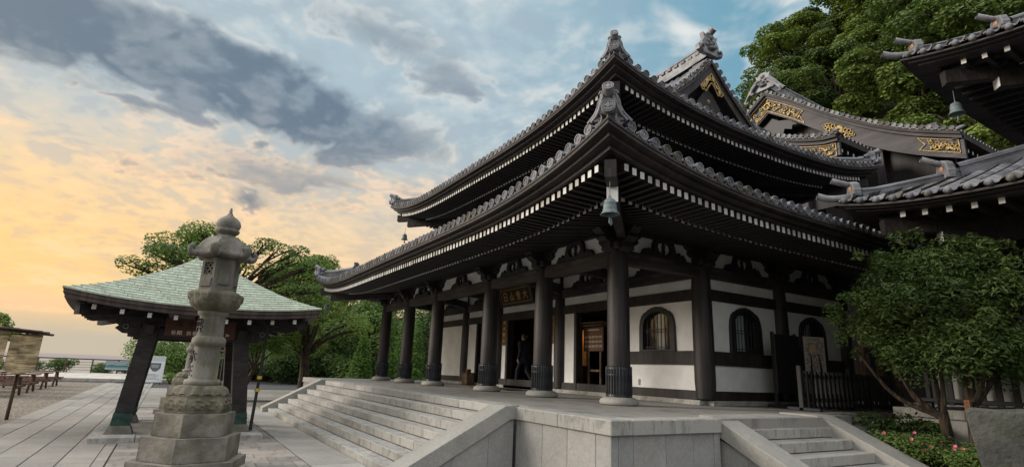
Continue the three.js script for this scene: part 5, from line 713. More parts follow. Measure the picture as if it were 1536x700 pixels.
    part('fire_box_core', prism(6, 0.17, 0.17, 0.5, hexTurn).translate(0, y0, 0), M.black, walls); }
  // roof with six scrolls
  const roofG = grid(96, 16, (u, v) => { const a = u * 6.28319, s = Math.PI / 3, m = Math.abs(((a % s) + s) % s - s / 2) / (s / 2); const corner = m ** 3; let r, y; if (v < 0.18) { const t = v / 0.18; r = lerp(0.3, 0.5, t); y = 3.17 + 0.0 * t; } else { const t = clamp01((v - 0.18) / 0.82); const pf = [[0, 0.515, -0.01], [0.08, 0.53, 0.03], [0.16, 0.5, 0.06], [0.27, 0.455, 0.1], [0.4, 0.425, 0.165], [0.58, 0.375, 0.25], [0.76, 0.295, 0.315], [0.9, 0.2, 0.35], [1, 0.13, 0.36]]; for (let q = 1; q < pf.length; q++) if (t <= pf[q][0]) { const w = (t - pf[q - 1][0]) / (pf[q][0] - pf[q - 1][0]); r = lerp(pf[q - 1][1], pf[q][1], w); y = 3.2 + lerp(pf[q - 1][2], pf[q][2], w); break; } } const k = clamp01(1 - Math.abs(v - 0.2) * 2.4); const rib = (v > 0.25 ? 0.02 * Math.exp(-(((1 - m) * 9) ** 2)) : 0); return [Math.sin(a + hexTurn) * (hexR(a, r) * (1 + 0.03 * corner * k) + rib), y + 0.05 * corner * k, Math.cos(a + hexTurn) * (hexR(a, r) * (1 + 0.03 * corner * k) + rib)]; });
  roofG.scale(0.9, 1, 0.9); const rf = part('lantern_roof', roofG, M.lanternStone, L);
  for (let k = 0; k < 6; k++) { const a = hexTurn + k * Math.PI / 3, s = []; const c = tube([[0, 0.2, 0.3], [0, 0.07, 0.43], [0, 0.03, 0.53], [0, 0.06, 0.6], [0, 0.125, 0.6], [0, 0.135, 0.55]], 0.056, 16, 8); c.scale(1.4, 1, 0.87); part('scroll', c, M.lanternStone, rf, [0, 3.2, 0], a); }
  part('jewel', lathe([[0.2, 3.5], [0.22, 3.53], [0.17, 3.56], [0.12, 3.58], [0.15, 3.6], [0.19, 3.63], [0.2, 3.67], [0.17, 3.69], [0.19, 3.71], [0.205, 3.76], [0.19, 3.82], [0.14, 3.87], [0.06, 3.92], [0.03, 3.97], [0.02, 4.04], [0.0, 4.06]], 28), M.lanternStone, L);
  L.scale.set(0.92, 1, 0.92);
  copyOf(L, 'tall stone lantern standing behind the pavilion posts, same make as the front one', [0.66, 0, -19.5], 1.0);
  copyOf(L, 'short stone lantern far off near the poster stand and shrubs', [0.95, 0, -31.5], 0.4, 0.62);
}
// ---------------------------------------------------------------- water pavilion
{
  const R = rng(23), cx = 0.45, cz = -15.05, hw = 2.3;
  const P = thing('water_pavilion', 'open ablution pavilion with a green copper roof on four leaning dark posts', 'pavilion', [cx, 0, cz]);
  const S = roofSpec({ x0: -hw, x1: hw, z0: -hw, z1: hw, H: 2.6, D: 2.3, p: 2.4, rises: [[0, 0.17], [0.6, 0.09], [1.6, 0.0]] });
  const F = (i) => 0.02 + 0.42 * i + 0.1 * i * i, TOP = 2.22;
  const mats = [[0.59, 0.6, 0.55], [0.61, 0.62, 0.57], [0.57, 0.585, 0.54], [0.62, 0.615, 0.56], [0.59, 0.58, 0.53]].map((c) => mat(c, { map: scaled(copperT, 0.7), roughness: 0.65, metalness: 0.1 }));
  const under = mesh('roof', ['front', 'right', 'left', 'back'].map((k) => S.sheetOf(k, (i) => F(i) - 0.02, 0.02, TOP, 24, 10)), mats[2], P);
  // copper sheets course by course
  const courses = 20, rest = [];
  for (const side of ['right', 'front', 'left', 'back']) for (let c = 0; c < courses; c++) {
    const i0 = 0.0 + c * TOP / courses, i1 = (c + 1.12) * TOP / courses, len = 2 * hw; const off = (c % 2) * 0.18 + R() * 0.04; let s = i0 - off;
    while (s < len - i0) { const s1 = s + 0.36, a = Math.max(s, i0), b = Math.min(s1, len - i0); s = s1; if (b - a < 0.03) continue;
      const lift = 0.02, cl = (q, i) => Math.min(Math.max(q, i), len - i), f = (q, i, dy) => S.pt(side, cl(q, Math.min(i, TOP)), Math.min(i, hw - 0.001), F(i) + dy), gp = 0.004;
      const A = f(a + gp, i0, lift), B = f(b - gp, i0, lift), C = f(b - gp, i1, 0.001), D = f(a + gp, i1, 0.001), A2 = f(a + gp, i0, -0.012), B2 = f(b - gp, i0, -0.012);
      const pts = [A, B, C, A, C, D, A2, B2, B, A2, B, A].flat(), g = new THREE.BufferGeometry(); g.setAttribute('position', new THREE.Float32BufferAttribute(pts, 3)); g.computeVertexNormals(); uvm(g); const u = g.attributes.uv, o = R() * 9; for (let q = 0; q < u.count; q++) u.setX(q, u.getX(q) + o);
      if (side === 'right') part('copper_sheet', g, mats[Math.floor(R() * 5)], under); else rest.push(g); } }
  mesh('copper_sheet_field', rest, mats[0], under).userData.kind = 'stuff';
  part('roof_crown', merged([prism(4, 0.35, 0.3, 0.14, Math.PI / 4).translate(0, S.H + F(TOP) - 0.02, 0), lathe([[0.001, 0.42], [0.05, 0.34], [0.12, 0.28], [0.14, 0.2], [0.1, 0.13], [0.05, 0.1], [0.12, 0]], 16).translate(0, S.H + F(TOP) + 0.12, 0)]), mats[1], P);
  for (const k of ['front', 'right', 'left', 'back']) { mesh('eave_board', [...S.board(k, 0.02, 0.3, -0.07, 0.006, 24), ...S.board(k, 0.05, 0.34, -0.15, -0.072, 24)], mat([0.075, 0.05, 0.04], { map: scaled(grainT, 0.5), roughness: 0.6 }), P); mesh('soffit', [S.strip(k, 0.2, -0.15, 2.2, 0.2, 20)], M.woodDark, P); for (const r of rafters(S, k, { i0: 0.2, L: 1.5, y: -0.225, step: 0.45, w: 0.07, h: 0.09, tilt: 0.12 }, 0.5, 4.2)) rafterMesh(r, P); }
  for (const [sx, sz] of [[-1, -1], [-1, 1], [1, -1], [1, 1]]) {
    part('hip_rafter', bar([sx * 2.05, 2.42, sz * 2.05], [sx * 0.9, 2.62, sz * 0.9], 0.13, 0.2), M.wood, P);
    const b = V(sx * 1.06, 0.3, sz * 1.2), t = V(sx * 0.86, 2.3, sz * 1.05), post = part('post', bar(b, t, 0.3, 0.3), M.wood, P);
    part('post_sleeve', bar(b.clone().lerp(t, -0.02), b.clone().lerp(t, 0.1), 0.32, 0.32), M.verdigris, post); part('foot_stone', prism(4, 0.34, 0.24, 0.16, Math.PI / 4).translate(b.x - sx * 0.0, 0.12, b.z), M.lanternBase, post);
  }
  for (const z of [1.05, -1.05]) { part('tie_beam', bx(-1.25, 1.25, 2.0, 2.2, z - 0.1, z + 0.1, 0.01), M.wood, P); part('tie_beam', bx(-1.3, 1.3, 2.27, 2.42, z - 0.1, z + 0.1, 0.01), M.wood, P); }
  for (const x of [0.88, -0.88]) part('tie_beam', bx(x - 0.09, x + 0.09, 2.06, 2.26, -1.3, 1.3, 0.01), M.wood, P);
  const curl = poly([[0, 0], [0.3, 0.02], [0.42, 0.1], [0.36, 0.16], [0.46, 0.22], [0.4, 0.3], [0, 0.3]], 0.16, 0.012); for (const s of [-1, 1]) { const c = curl.clone(); if (s < 0) { c.rotateY(Math.PI); c.translate(0, 0, 0.16); } part('bracket', c, M.wood, P, [s * 1.05, 2.06, 0.97]); const ring = new THREE.TorusGeometry(0.045, 0.012, 6, 14); part('bracket_ring', uvm(ring), M.bell, P, [s * 1.3, 2.2, 1.16]); }
  // red-brown sign hung between the front posts
  const st = canvasTex(512, 150, (c, w, h) => { woodPaint(c, w, h, '#4a2212', R); for (const [k, x] of [['origin', 60], ['tree', 150], ['one', 225], ['mountain', 300], ['king', 390]]) brush(c, k, x, 8, 62, '#1d100a', 8); for (const [k, x] of [['pray', 42], ['wish', 84], ['offer', 150], ['nourish', 192]]) brush(c, k, x, 96, 36, '#c9c1b0', 4); c.strokeStyle = '#c08a2c'; c.lineWidth = 5; c.beginPath(); c.arc(262, 114, 20, 0, 7); c.stroke(); c.beginPath(); c.arc(262, 114, 11, 0, 7); c.stroke(); brush(c, 'big', 254, 106, 16, '#c08a2c', 3); c.strokeStyle = '#b9aa8c'; c.fillStyle = '#b9aa8c'; c.beginPath(); c.moveTo(440, 98); c.lineTo(478, 114); c.lineTo(440, 128); c.lineTo(450, 114); c.fill(); });
  const sg = thing('pavilion_sign', 'red-brown wooden sign with pale characters and a gold emblem under the pavilion eave', 'sign', [cx + 0.06, 2.03, cz + 1.24]); part('board', cbox(1.34, 0.4, 0.04, 0.008), M.redWood, sg, [0, 0.2, 0]); part('inscription', sheet(1.32, 0.385), printMat(st), sg, [0, 0.2, 0.0225]); part('frame_rail', cbox(1.4, 0.03, 0.06, 0.006), M.woodDark, sg, [0, 0.0, 0.0]);
  // floor kerb and basin
  const K = thing('pavilion_floor', 'low granite floor kerb round the ablution pavilion', 'kerb', [cx, 0, cz]);
  for (let k = 0; k < 4; k++) for (const z of [1.72, -1.72]) part('kerb_stone', cbox(0.74, 0.13, 0.5, 0.012), stepMats[k % 3], K, [-1.125 + k * 0.75, 0.065, z]);
  for (let k = 0; k < 5; k++) for (const x of [-1.3, 1.3]) part('kerb_stone', cbox(0.4, 0.128, 0.583, 0.012), stepMats[(k + 1) % 3], K, [x, 0.064, -1.17 + k * 0.588]);
  part('floor', bx(-1.1, 1.1, 0, 0.115, -1.46, 1.46), M.platformTop, K);
  const B = thing('water_basin', 'mossy stone water basin inside the pavilion', 'basin', [cx + 0.42, 0.115, cz]); B.scale.set(0.5, 1, 0.9); part('trough', poly([[-0.75, 0], [0.75, 0], [0.85, 0.65], [-0.85, 0.65]], 0.9, 0.02).translate(0, 0, -0.45), M.mossyStone, B); part('water', bx(-0.7, 0.7, 0.672, 0.68, -0.35, 0.35), mat([0.03, 0.04, 0.04], { roughness: 0.08 }), B); part('ladle_rack', merged([cyl([-0.8, 0.78, 0.3], [0.8, 0.78, 0.3], 0.02), cyl([-0.8, 0.78, -0.3], [0.8, 0.78, -0.3], 0.02)]), M.bamboo, B);
  // black pole with yellow bands by the right post
  const pole = thing('banner_pole', 'slender black pole with two yellow bands leaning by the pavilion post', 'pole', [1.78, 0, -13.9]); part('shaft', cyl([0.0, 0.0, 0], [0.07, 2.1, -0.05], 0.035, 0.03, 10), M.iron, pole); for (const y of [0.95, 1.22]) part('band', cyl([0.032 * y / 0.95, y, -0.02], [0.034 * y / 0.95, y + 0.07, -0.02], 0.055, 0.055, 10), M.yellow, pole); part('foot', cyl([0, 0, 0], [0, 0.04, 0], 0.12, 0.1, 14), M.iron, pole);
  const rack = thing('lantern_rack', 'small dark wooden rack with pale shelf beside the inner pavilion post', 'rack', [1.15, 0, -17.3]); for (const x of [-0.16, 0.16]) part('leg', cyl([x, 0, 0], [x * 0.9, 2.1, 0], 0.03, 0.03, 8), M.iron, rack); for (const y of [1.66, 1.86, 2.04]) part('shelf', cbox(0.46, 0.035, 0.14, 0.006), y > 2 ? M.woodDark : M.whitePaint, rack, [0, y, 0]);
}
// ---------------------------------------------------------------- rest stall with blinds, picnic tables, railing, poster
{
  const R = rng(61);
  const T = thing('rest_stall', 'rustic stall roof with torn bamboo blinds hanging from its edge', 'stall', [-3.6, 0, -17.6]);
  const rfg = []; part('roof', grid(10, 6, (u, v) => [lerp(-4.5, 0.95, u), 2.42 - 0.36 * u ** 1.5 + 0.02 * Math.sin(u * 40) + v * 0.05, lerp(0.95, -0.7, v)]), M.bamboo, T);
  for (let k = 0; k < 13; k++) part('roof_reed', cyl([-4.5, 2.4 + R() * 0.03, 0.9 - k * 0.13], [0.9 + R() * 0.16, 2.03 + R() * 0.05, 0.9 - k * 0.13], 0.03, 0.025, 5), M.railBrown, T);
  for (const [x0, x1, y0, y1] of [[-2.6, -0.5, 1.25, 2.25], [-0.46, 0.42, 1.28, 2.14], [0.46, 1.02, 1.22, 2.0]]) { const ph = R() * 6, face = (o) => grid(16, 12, (u, v) => [lerp(x0, x1, u), lerp(y1, y0 - 0.09 * Math.sin(Math.PI * u) - 0.03 * vnoise(u * 9, x0, 0, 4), v), 0.74 + o + 0.03 * Math.sin(u * 7 + ph) * v + 0.05 * v * v]); const bl = part('reed_blind', merged([swapUV(face(0)), swapUV(face(0.012))]), mat([0.62, 0.5, 0.3], { map: scaled(grainT, 1.6), bumpMap: scaled(grainT, 1.6), bumpScale: 0.006, roughness: 0.9 }), T); part('blind_rod', cyl([x0, y1, 0.75], [x1, y1, 0.75], 0.018, 0.018, 6), M.railBrown, bl); }
  for (const [x, lean] of [[0.05, -0.35], [-3.6, 0]]) part('post', cyl([x + lean, 0, 0.7], [x, 2.2, 0.7], 0.04, 0.035, 8), M.railBrown, T);
  part('post', cyl([0.5, 0, -0.6], [0.5, 2.15, -0.6], 0.04, 0.035, 8), M.railBrown, T); part('edge_pole', cyl([-4.5, 2.33, 0.74], [0.95, 2.06, 0.74], 0.035, 0.03, 8), M.railBrown, T);
  const labels = ['reddish wooden picnic table at the near end of the row on the gravel', 'second wooden picnic table of the row on the gravel', 'third wooden picnic table of the row on the gravel', 'wooden picnic table at the far end of the row, next to the terrace steps'];
  const tb = thing('picnic_table', labels[0], 'picnic table', [-5.4, 0, -27.8], 0, 'picnic tables on the gravel');
  for (let k = 0; k < 4; k++) part('top_plank', cbox(1.9, 0.045, 0.19, 0.006), M.benchWood, tb, [0, 0.72, -0.3 + k * 0.2]);
  for (const z of [-0.75, 0.75]) for (const q of [0, 1]) part('seat_plank', cbox(1.9, 0.045, 0.14, 0.006), M.benchWood, tb, [0, 0.42, z + (q - 0.5) * 0.15]);
  for (const x of [-0.75, 0.75]) { for (const s of [-1, 1]) part('leg', bar([x, 0, s * 0.62], [x, 0.7, s * 0.22], 0.07, 0.1), M.benchWood, tb); part('cross_beam', cbox(0.06, 0.09, 1.75, 0.006), M.benchWood, tb, [x + 0.066, 0.36, 0]); }
  [-30.7, -33.6, -36.6].forEach((z, k) => copyOf(tb, labels[k + 1], [-5.45, 0, z]));
  // terrace railing
  const F = thing('terrace_railing', 'brown railing with thin rails along the edge of the terrace', 'railing', [0, 0.22, -55.8]);
  for (let x = -34; x <= 2; x += 1.7) part('post', cbox(0.1, 1.0, 0.1, 0.012), M.railBrown, F, [x, 0.5, 0]);
  part('top_rail', bx(-34, 2, 1.0, 1.09, -0.06, 0.06), M.railBrown, F); for (const y of [0.2, 0.4, 0.6, 0.8]) part('rail', bx(-34, 2, y, y + 0.025, -0.015, 0.015), M.iron, F);
  const vt = canvasTex(256, 128, (c, w, h) => { const g = c.createLinearGradient(0, 0, 0, h); c.fillStyle = '#7f959a'; c.fillRect(0, 0, w, h); c.fillStyle = '#5f7f86'; c.fillRect(0, 60, w, 40); c.fillStyle = '#44615a'; c.beginPath(); c.moveTo(0, 66); c.lineTo(70, 50); c.lineTo(140, 64); c.lineTo(220, 52); c.lineTo(256, 60); c.lineTo(256, 76); c.lineTo(0, 76); c.fill(); c.fillStyle = '#e8e8e0'; for (let k = 0; k < 10; k++) c.fillRect(8 + k * 24, 110, 16, 5); });
  const vb = thing('view_board', 'blue-grey panorama board fixed on the terrace railing', 'sign', [-3.45, 0.22, -55.6]); part('panel', cbox(1.6, 0.7, 0.05, 0.01), M.iron, vb, [0, 0.62, 0]); part('picture', sheet(1.55, 0.65), printMat(vt), vb, [0, 0.62, 0.028]); for (const x of [-0.6, 0.6]) part('leg', cbox(0.06, 0.6, 0.05, 0.006), M.iron, vb, [x, 0.3, -0.03]);
  const pt = canvasTex(200, 320, (c, w, h) => { c.fillStyle = '#e9ecec'; c.fillRect(0, 0, w, h); c.fillStyle = '#c9d0d2'; c.fillRect(0, 0, w, 60); c.fillStyle = '#6a6c6d'; c.beginPath(); c.moveTo(40, 80); c.lineTo(165, 80); c.lineTo(160, 150); c.lineTo(120, 190); c.lineTo(80, 185); c.lineTo(42, 140); c.fill(); c.fillStyle = '#9a9d9e'; c.fillRect(60, 100, 80, 40); c.fillStyle = '#8a8d8e'; for (let k = 0; k < 5; k++) c.fillRect(30, 220 + k * 16, 90 + (k * 37) % 50, 6); });
  const ps = thing('poster_stand', 'white standing poster board with a grey picture near the terrace steps', 'sign', [-0.62, 0, -41.3]); ps.scale.setScalar(0.9); part('panel', cbox(1.12, 1.75, 0.05, 0.01), M.whitePaint, ps, [0, 1.0, 0]); part('poster', sheet(1.06, 1.68), printMat(pt), ps, [0, 1.0, 0.028]); for (const x of [-0.45, 0.45]) part('foot', cbox(0.06, 0.14, 0.5, 0.01), M.iron, ps, [x, 0.07, 0]);
}
// ---------------------------------------------------------------- right side: picket fence, easel with picture, screen, monument
{
  const R = rng(71);
  const f = thing('picket_fence', 'black wooden picket fence on the platform beside the narrow stairs', 'fence', [11.2, PL, -6.85]);
  for (let k = 0; k < 22; k++) part('picket', cbox(0.07, 0.72, 0.045, 0.008), M.black, f, [0.08 + k * 0.165, 0.42, 0.03]);
  for (const y of [0.2, 0.66]) part('rail', bx(0, 3.7, y, y + 0.07, -0.03, 0.005, 0.006), M.black, f);
  for (const x of [0, 1.85, 3.7]) { part('post', cbox(0.1, 0.9, 0.1, 0.012), M.black, f, [x, 0.45, -0.06]); part('foot', cbox(0.1, 0.07, 0.7, 0.012), M.black, f, [x, 0.035, -0.02]); }
  part('base_beam', bx(0.06, 3.64, 0.05, 0.13, -0.1, -0.02, 0.01), M.black, f);
  const pt = canvasTex(192, 352, (c, w, h) => { c.fillStyle = '#b9b4ac'; c.fillRect(0, 0, w, h); const cols = ['#8a6f3c', '#7b4a52', '#5b6a86', '#7a7f4a', '#9c8a5a', '#6b4a6a', '#a79f94']; for (let k = 0; k < 420; k++) { c.fillStyle = cols[Math.floor(R() * 7)]; c.globalAlpha = 0.5; c.beginPath(); c.ellipse(16 + R() * 160, 12 + R() * 328, 2 + R() * 8, 2 + R() * 10, R() * 3, 0, 7); c.fill(); } c.globalAlpha = 1; c.strokeStyle = '#7a6428'; c.lineWidth = 5; c.beginPath(); c.ellipse(80, 120, 44, 62, 0, 0, 7); c.stroke(); c.fillStyle = '#c7b183'; c.beginPath(); c.ellipse(80, 112, 26, 36, 0, 0, 7); c.fill(); c.strokeStyle = '#54402a'; c.lineWidth = 2.5; c.beginPath(); c.moveTo(68, 108); c.lineTo(76, 108); c.moveTo(86, 108); c.lineTo(94, 108); c.moveTo(74, 130); c.lineTo(86, 130); c.stroke(); });
  const e = thing('picture_easel', 'colourful crowded picture on an easel behind the picket fence', 'picture', [12.7, PL, -7.45], -0.25); part('picture_board', cbox(0.62, 0.86, 0.03, 0.006), M.black, e, [0, 1.17, 0]); part('picture', sheet(0.6, 0.84), printMat(pt), e, [0, 1.17, 0.018]); part('leg', bar([-0.2, 0, 0.1], [-0.08, 1.6, -0.03], 0.03, 0.03), M.woodDark, e); part('leg', bar([0.2, 0, 0.1], [0.08, 1.6, -0.03], 0.03, 0.03), M.woodDark, e); part('leg', bar([0, 0, -0.4], [0, 1.5, -0.04], 0.03, 0.03), M.woodDark, e); part('ledge', cbox(0.6, 0.04, 0.08, 0.006), M.woodDark, e, [0, 0.72, 0.02]);
  const sc = thing('notice_screen', 'tall black notice screen behind the picket fence next to the side column', 'screen', [12.05, PL, -7.7]); part('panel', cbox(0.95, 1.3, 0.05, 0.01), M.black, sc, [0, 0.95, 0]); for (const x of [-0.42, 0.42]) part('leg', cbox(0.06, 1.65, 0.07, 0.01), M.black, sc, [x, 0.83, -0.062]); part('foot', cbox(1.0, 0.06, 0.5, 0.01), M.black, sc, [0, 0.03, 0]);
  const lf = thing('slat_fence', 'black slatted fence with a pale sheet behind it on the side hall base', 'fence', [12.5, 1.2, -5.3]);
  for (let k = 0; k < 18; k++) part('slat', cbox(0.045, 0.78, 0.1, 0.008), M.black, lf, [0, 0.5, 0.25 + k * 0.24]); for (const y of [0.16, 0.86]) part('rail', bx(-0.05, 0.05, y, y + 0.07, 0, 4.6, 0.006), M.black, lf); part('backing_sheet', bx(0.2, 0.22, 0.2, 0.95, 0.05, 4.5), M.white, lf); for (const z of [0.1, 2.2, 4.4]) part('post', cbox(0.09, 1.0, 0.09, 0.01), M.black, lf, [0.1, 0.5, z]);
  const wn = thing('timber_porch', 'brown timber posts and rail between the hall and the side hall', 'porch', [13.9, PL, -7.0]); for (const x of [0, 0.75, 1.5]) part('post', cbox(0.12, 2.5, 0.12, 0.012), M.noticeWood, wn, [x, 1.25, 0]); part('rail', bx(0, 1.5, 1.3, 1.42, -0.05, 0.05, 0.01), M.noticeWood, wn); part('lintel', bx(-0.2, 1.8, 2.5, 2.65, -0.1, 0.1, 0.01), M.noticeWood, wn);
  // standing stone with carved strokes
  const m = thing('stone_monument', 'rough grey standing stone with carved writing beside the azaleas', 'monument', [9.75, 0.0, -3.05], -1.22);
  const g = new THREE.ExtrudeGeometry(new THREE.Shape([[-0.36, 0], [-0.4, 0.5], [-0.46, 1.0], [-0.5, 1.3], [-0.44, 1.34], [-0.2, 1.33], [0.1, 1.36], [0.4, 1.32], [0.55, 1.3], [0.58, 0.9], [0.56, 0]].map(([a, b]) => new THREE.Vector2(a, b))), { depth: 0.2, bevelEnabled: true, bevelSize: 0.03, bevelThickness: 0.03, bevelSegments: 3, steps: 4 });
  const p = g.attributes.position; for (let i = 0; i < p.count; i++) { const n = (fbm(p.getX(i) * 4 + 9, p.getY(i) * 4 + p.getZ(i) * 3 + 5, 3, 0, 8) - 0.5) * 0.07; p.setZ(i, p.getZ(i) + n); p.setX(i, p.getX(i) + n * 0.5); } g.computeVertexNormals();
  part('slab', uvm(g), M.monument, m); const strokes = []; for (const [k, x, y, s] of [['wish', 0.0, 1.1, 0.34], ['temple', 0.02, 0.72, 0.34]]) for (const l of KANJI[k]) for (let i = 0; i + 3 < l.length; i += 2) strokes.push(bar([x + l[i] / 100 * s, y - l[i + 1] / 100 * s, 0.238], [x + l[i + 2] / 100 * s, y - l[i + 3] / 100 * s, 0.238], 0.02, 0.02)); part('inscription', merged(strokes), M.iron, m);
}
// ================================================================ trees and shrubs
function leafMat(rough = 0.75) { return new THREE.MeshPhysicalMaterial({ color: 0xffffff, vertexColors: true, roughness: rough, transmission: 0.35, thickness: 0, side: THREE.DoubleSide, specularIntensity: 0.5 }); }
const LEAF = leafMat(0.85), GLOSSY = leafMat(0.55);
// blobs: [x, y, z, radius, flattening]; every leaf is a folded blade of four triangles or a plain rhomb of two
function leafCloud(R, blobs, count, size, tones, { slim = 0.5, shell = 0.45, fold = false, droop = 0 } = {}) {
  const total = blobs.reduce((s, b) => s + b[3] * b[3], 0), pos = [], nor = [], col = [], uv = [];
  const d = V(0, 0, 0), n = V(0, 0, 0), a = V(0, 0, 0), b = V(0, 0, 0);
  for (const [x, y, z, r, fl] of blobs) {
    const N = Math.round(count * r * r / total), tw = R();
    for (let k = 0; k < N; k++) {
      d.set(R() * 2 - 1, R() * 2 - 1, R() * 2 - 1); if (d.lengthSq() > 1 || d.lengthSq() < 0.01) { k--; continue; } d.normalize(); if (d.y < -0.35 && R() < 0.6) d.y *= -1;
      const q = shell + (1 - shell) * Math.cbrt(R()), bump = 0.86 + 0.28 * vnoise(d.x * 3 + x * 5, d.y * 3 + d.z * 3 + z * 5, 0, 7), px = x + d.x * r * q * bump, py = y + d.y * r * q * bump * (fl ?? 0.75), pz = z + d.z * r * q * bump;
      n.set(d.x * 0.5 + (R() - 0.5) * 1.3, 0.65 + d.y * 0.4 + (R() - 0.5) * 1.1, d.z * 0.5 + (R() - 0.5) * 1.3).normalize();
      a.set(R() - 0.5, (R() - 0.5) * 0.5 - droop, R() - 0.5).addScaledVector(n, -a.dot(n)).normalize(); b.crossVectors(n, a).normalize();
      const s = size * (0.65 + 0.7 * R()), w = s * slim, t = clamp01(R() * 0.55 + tw * 0.45), c0 = tones[0], c1 = tones[1], f = 0.85 + 0.3 * R(), c = [lerp(c0[0], c1[0], t) * f, lerp(c0[1], c1[1], t) * f, lerp(c0[2], c1[2], t) * f];
      const P = (u, v, h) => [px + a.x * u * s + b.x * v * w + n.x * h * s, py + a.y * u * s + b.y * v * w + n.y * h * s, pz + a.z * u * s + b.z * v * w + n.z * h * s];
      const A = P(-0.5, 0, 0), C = P(0.5, 0, fold ? -0.08 : 0), L = P(-0.02, 0.5, fold ? 0.1 : 0), Q = P(-0.02, -0.5, fold ? 0.1 : 0);
      for (const tri of [[A, C, L], [A, Q, C]]) for (const v of tri) { pos.push(v[0], v[1], v[2]); nor.push(n.x, n.y, n.z); col.push(c[0], c[1], c[2]); uv.push(0, 0); }
    }
  }
  const g = new THREE.BufferGeometry(); g.setAttribute('position', new THREE.Float32BufferAttribute(pos, 3)); g.setAttribute('normal', new THREE.Float32BufferAttribute(nor, 3)); g.setAttribute('color', new THREE.Float32BufferAttribute(col, 3)); g.setAttribute('uv', new THREE.Float32BufferAttribute(uv, 2)); if (fold) g.computeVertexNormals(); return g;
}
function limb(points, r0, r1, radial = 7, seg = 10) { const c = new THREE.CatmullRomCurve3(points.map((p) => V(...p))), fr = c.computeFrenetFrames(seg, false); return grid(radial, seg, (u, v) => { const p = c.getPoint(v), i = Math.round(v * seg), a = u * 6.28319, r = lerp(r0, r1, v); return [p.x + r * (Math.cos(a) * fr.normals[i].x + Math.sin(a) * fr.binormals[i].x), p.y + r * (Math.cos(a) * fr.normals[i].y + Math.sin(a) * fr.binormals[i].y), p.z + r * (Math.cos(a) * fr.normals[i].z + Math.sin(a) * fr.binormals[i].z)]; }); }
function tree(name, label, pos, o) {
  const R = rng(o.seed), t = thing(name, label, 'tree', pos, o.turn ?? 0, o.group);
  const fork = o.fork ?? [0, o.blobs[0][1] * 0.4, 0], wood = [limb([[0, 0, 0], [fork[0] * 0.4 + 0.05, fork[1] * 0.5, fork[2] * 0.4], fork], o.r, o.r * 0.72, 9, 8)];
  o.blobs.forEach(([x, y, z, r], k) => { if (o.limbs && k >= o.limbs) return; wood.push(limb([fork, [lerp(fork[0], x, 0.4) + (R() - 0.5) * 0.4, lerp(fork[1], y, 0.55), lerp(fork[2], z, 0.4)], [x, y + r * 0.15, z]], o.r * 0.5, o.r * 0.1, 6, 8)); for (let q = 0; q < 3; q++) { const a = R() * 6.28; wood.push(limb([[lerp(fork[0], x, 0.7), lerp(fork[1], y, 0.8), lerp(fork[2], z, 0.7)], [x + Math.cos(a) * r * 0.4, y, z + Math.sin(a) * r * 0.4], [x + Math.cos(a) * r * 0.85, y + r * 0.2, z + Math.sin(a) * r * 0.85]], o.r * 0.18, o.r * 0.04, 5, 5)); } });
  mesh('trunk', wood, o.bark ?? M.bark, t);
  const c = part('crown', leafCloud(R, o.blobs, o.leaves, o.size, o.tones, o.leaf), o.mat ?? LEAF, t); return t;
}
const G_MID = [[0.06, 0.12, 0.02], [0.14, 0.23, 0.035]], G_DARK = [[0.035, 0.075, 0.016], [0.085, 0.145, 0.028]], G_LIGHT = [[0.095, 0.17, 0.022], [0.2, 0.3, 0.045]];
// flat layered tree behind the pavilion
{ const R = rng(2), blobs = []; for (let k = 0; k < 26; k++) { const a = R() * 6.28, q = Math.sqrt(R()), x = Math.cos(a) * q * 3.9, z = Math.sin(a) * q * 2.6; blobs.push([x, 6.05 - 0.12 * x * x + (R() - 0.5) * 1.5 - (x > 1 ? 0.0 : 0), z, 0.55 + R() * 0.55, 0.55]); }
  for (const [x, y, r] of [[2.0, 6.4, 0.7], [2.8, 6.1, 0.7], [3.4, 5.8, 0.55], [2.9, 6.6, 0.5], [1.5, 6.7, 0.6], [3.8, 6.1, 0.4], [-2.4, 5.8, 0.7], [-1.4, 6.6, 0.7]]) blobs.push([x, y, (x % 0.7) - 0.3, r, 0.55]);
  tree('spreading_tree', 'wide layered tree rising behind the copper pavilion roof against the sunset', [1.45, 0, -26.2], { seed: 6, r: 0.24, fork: [0.1, 3.4, 0], blobs, leaves: 19000, size: 0.125, tones: G_MID }); }
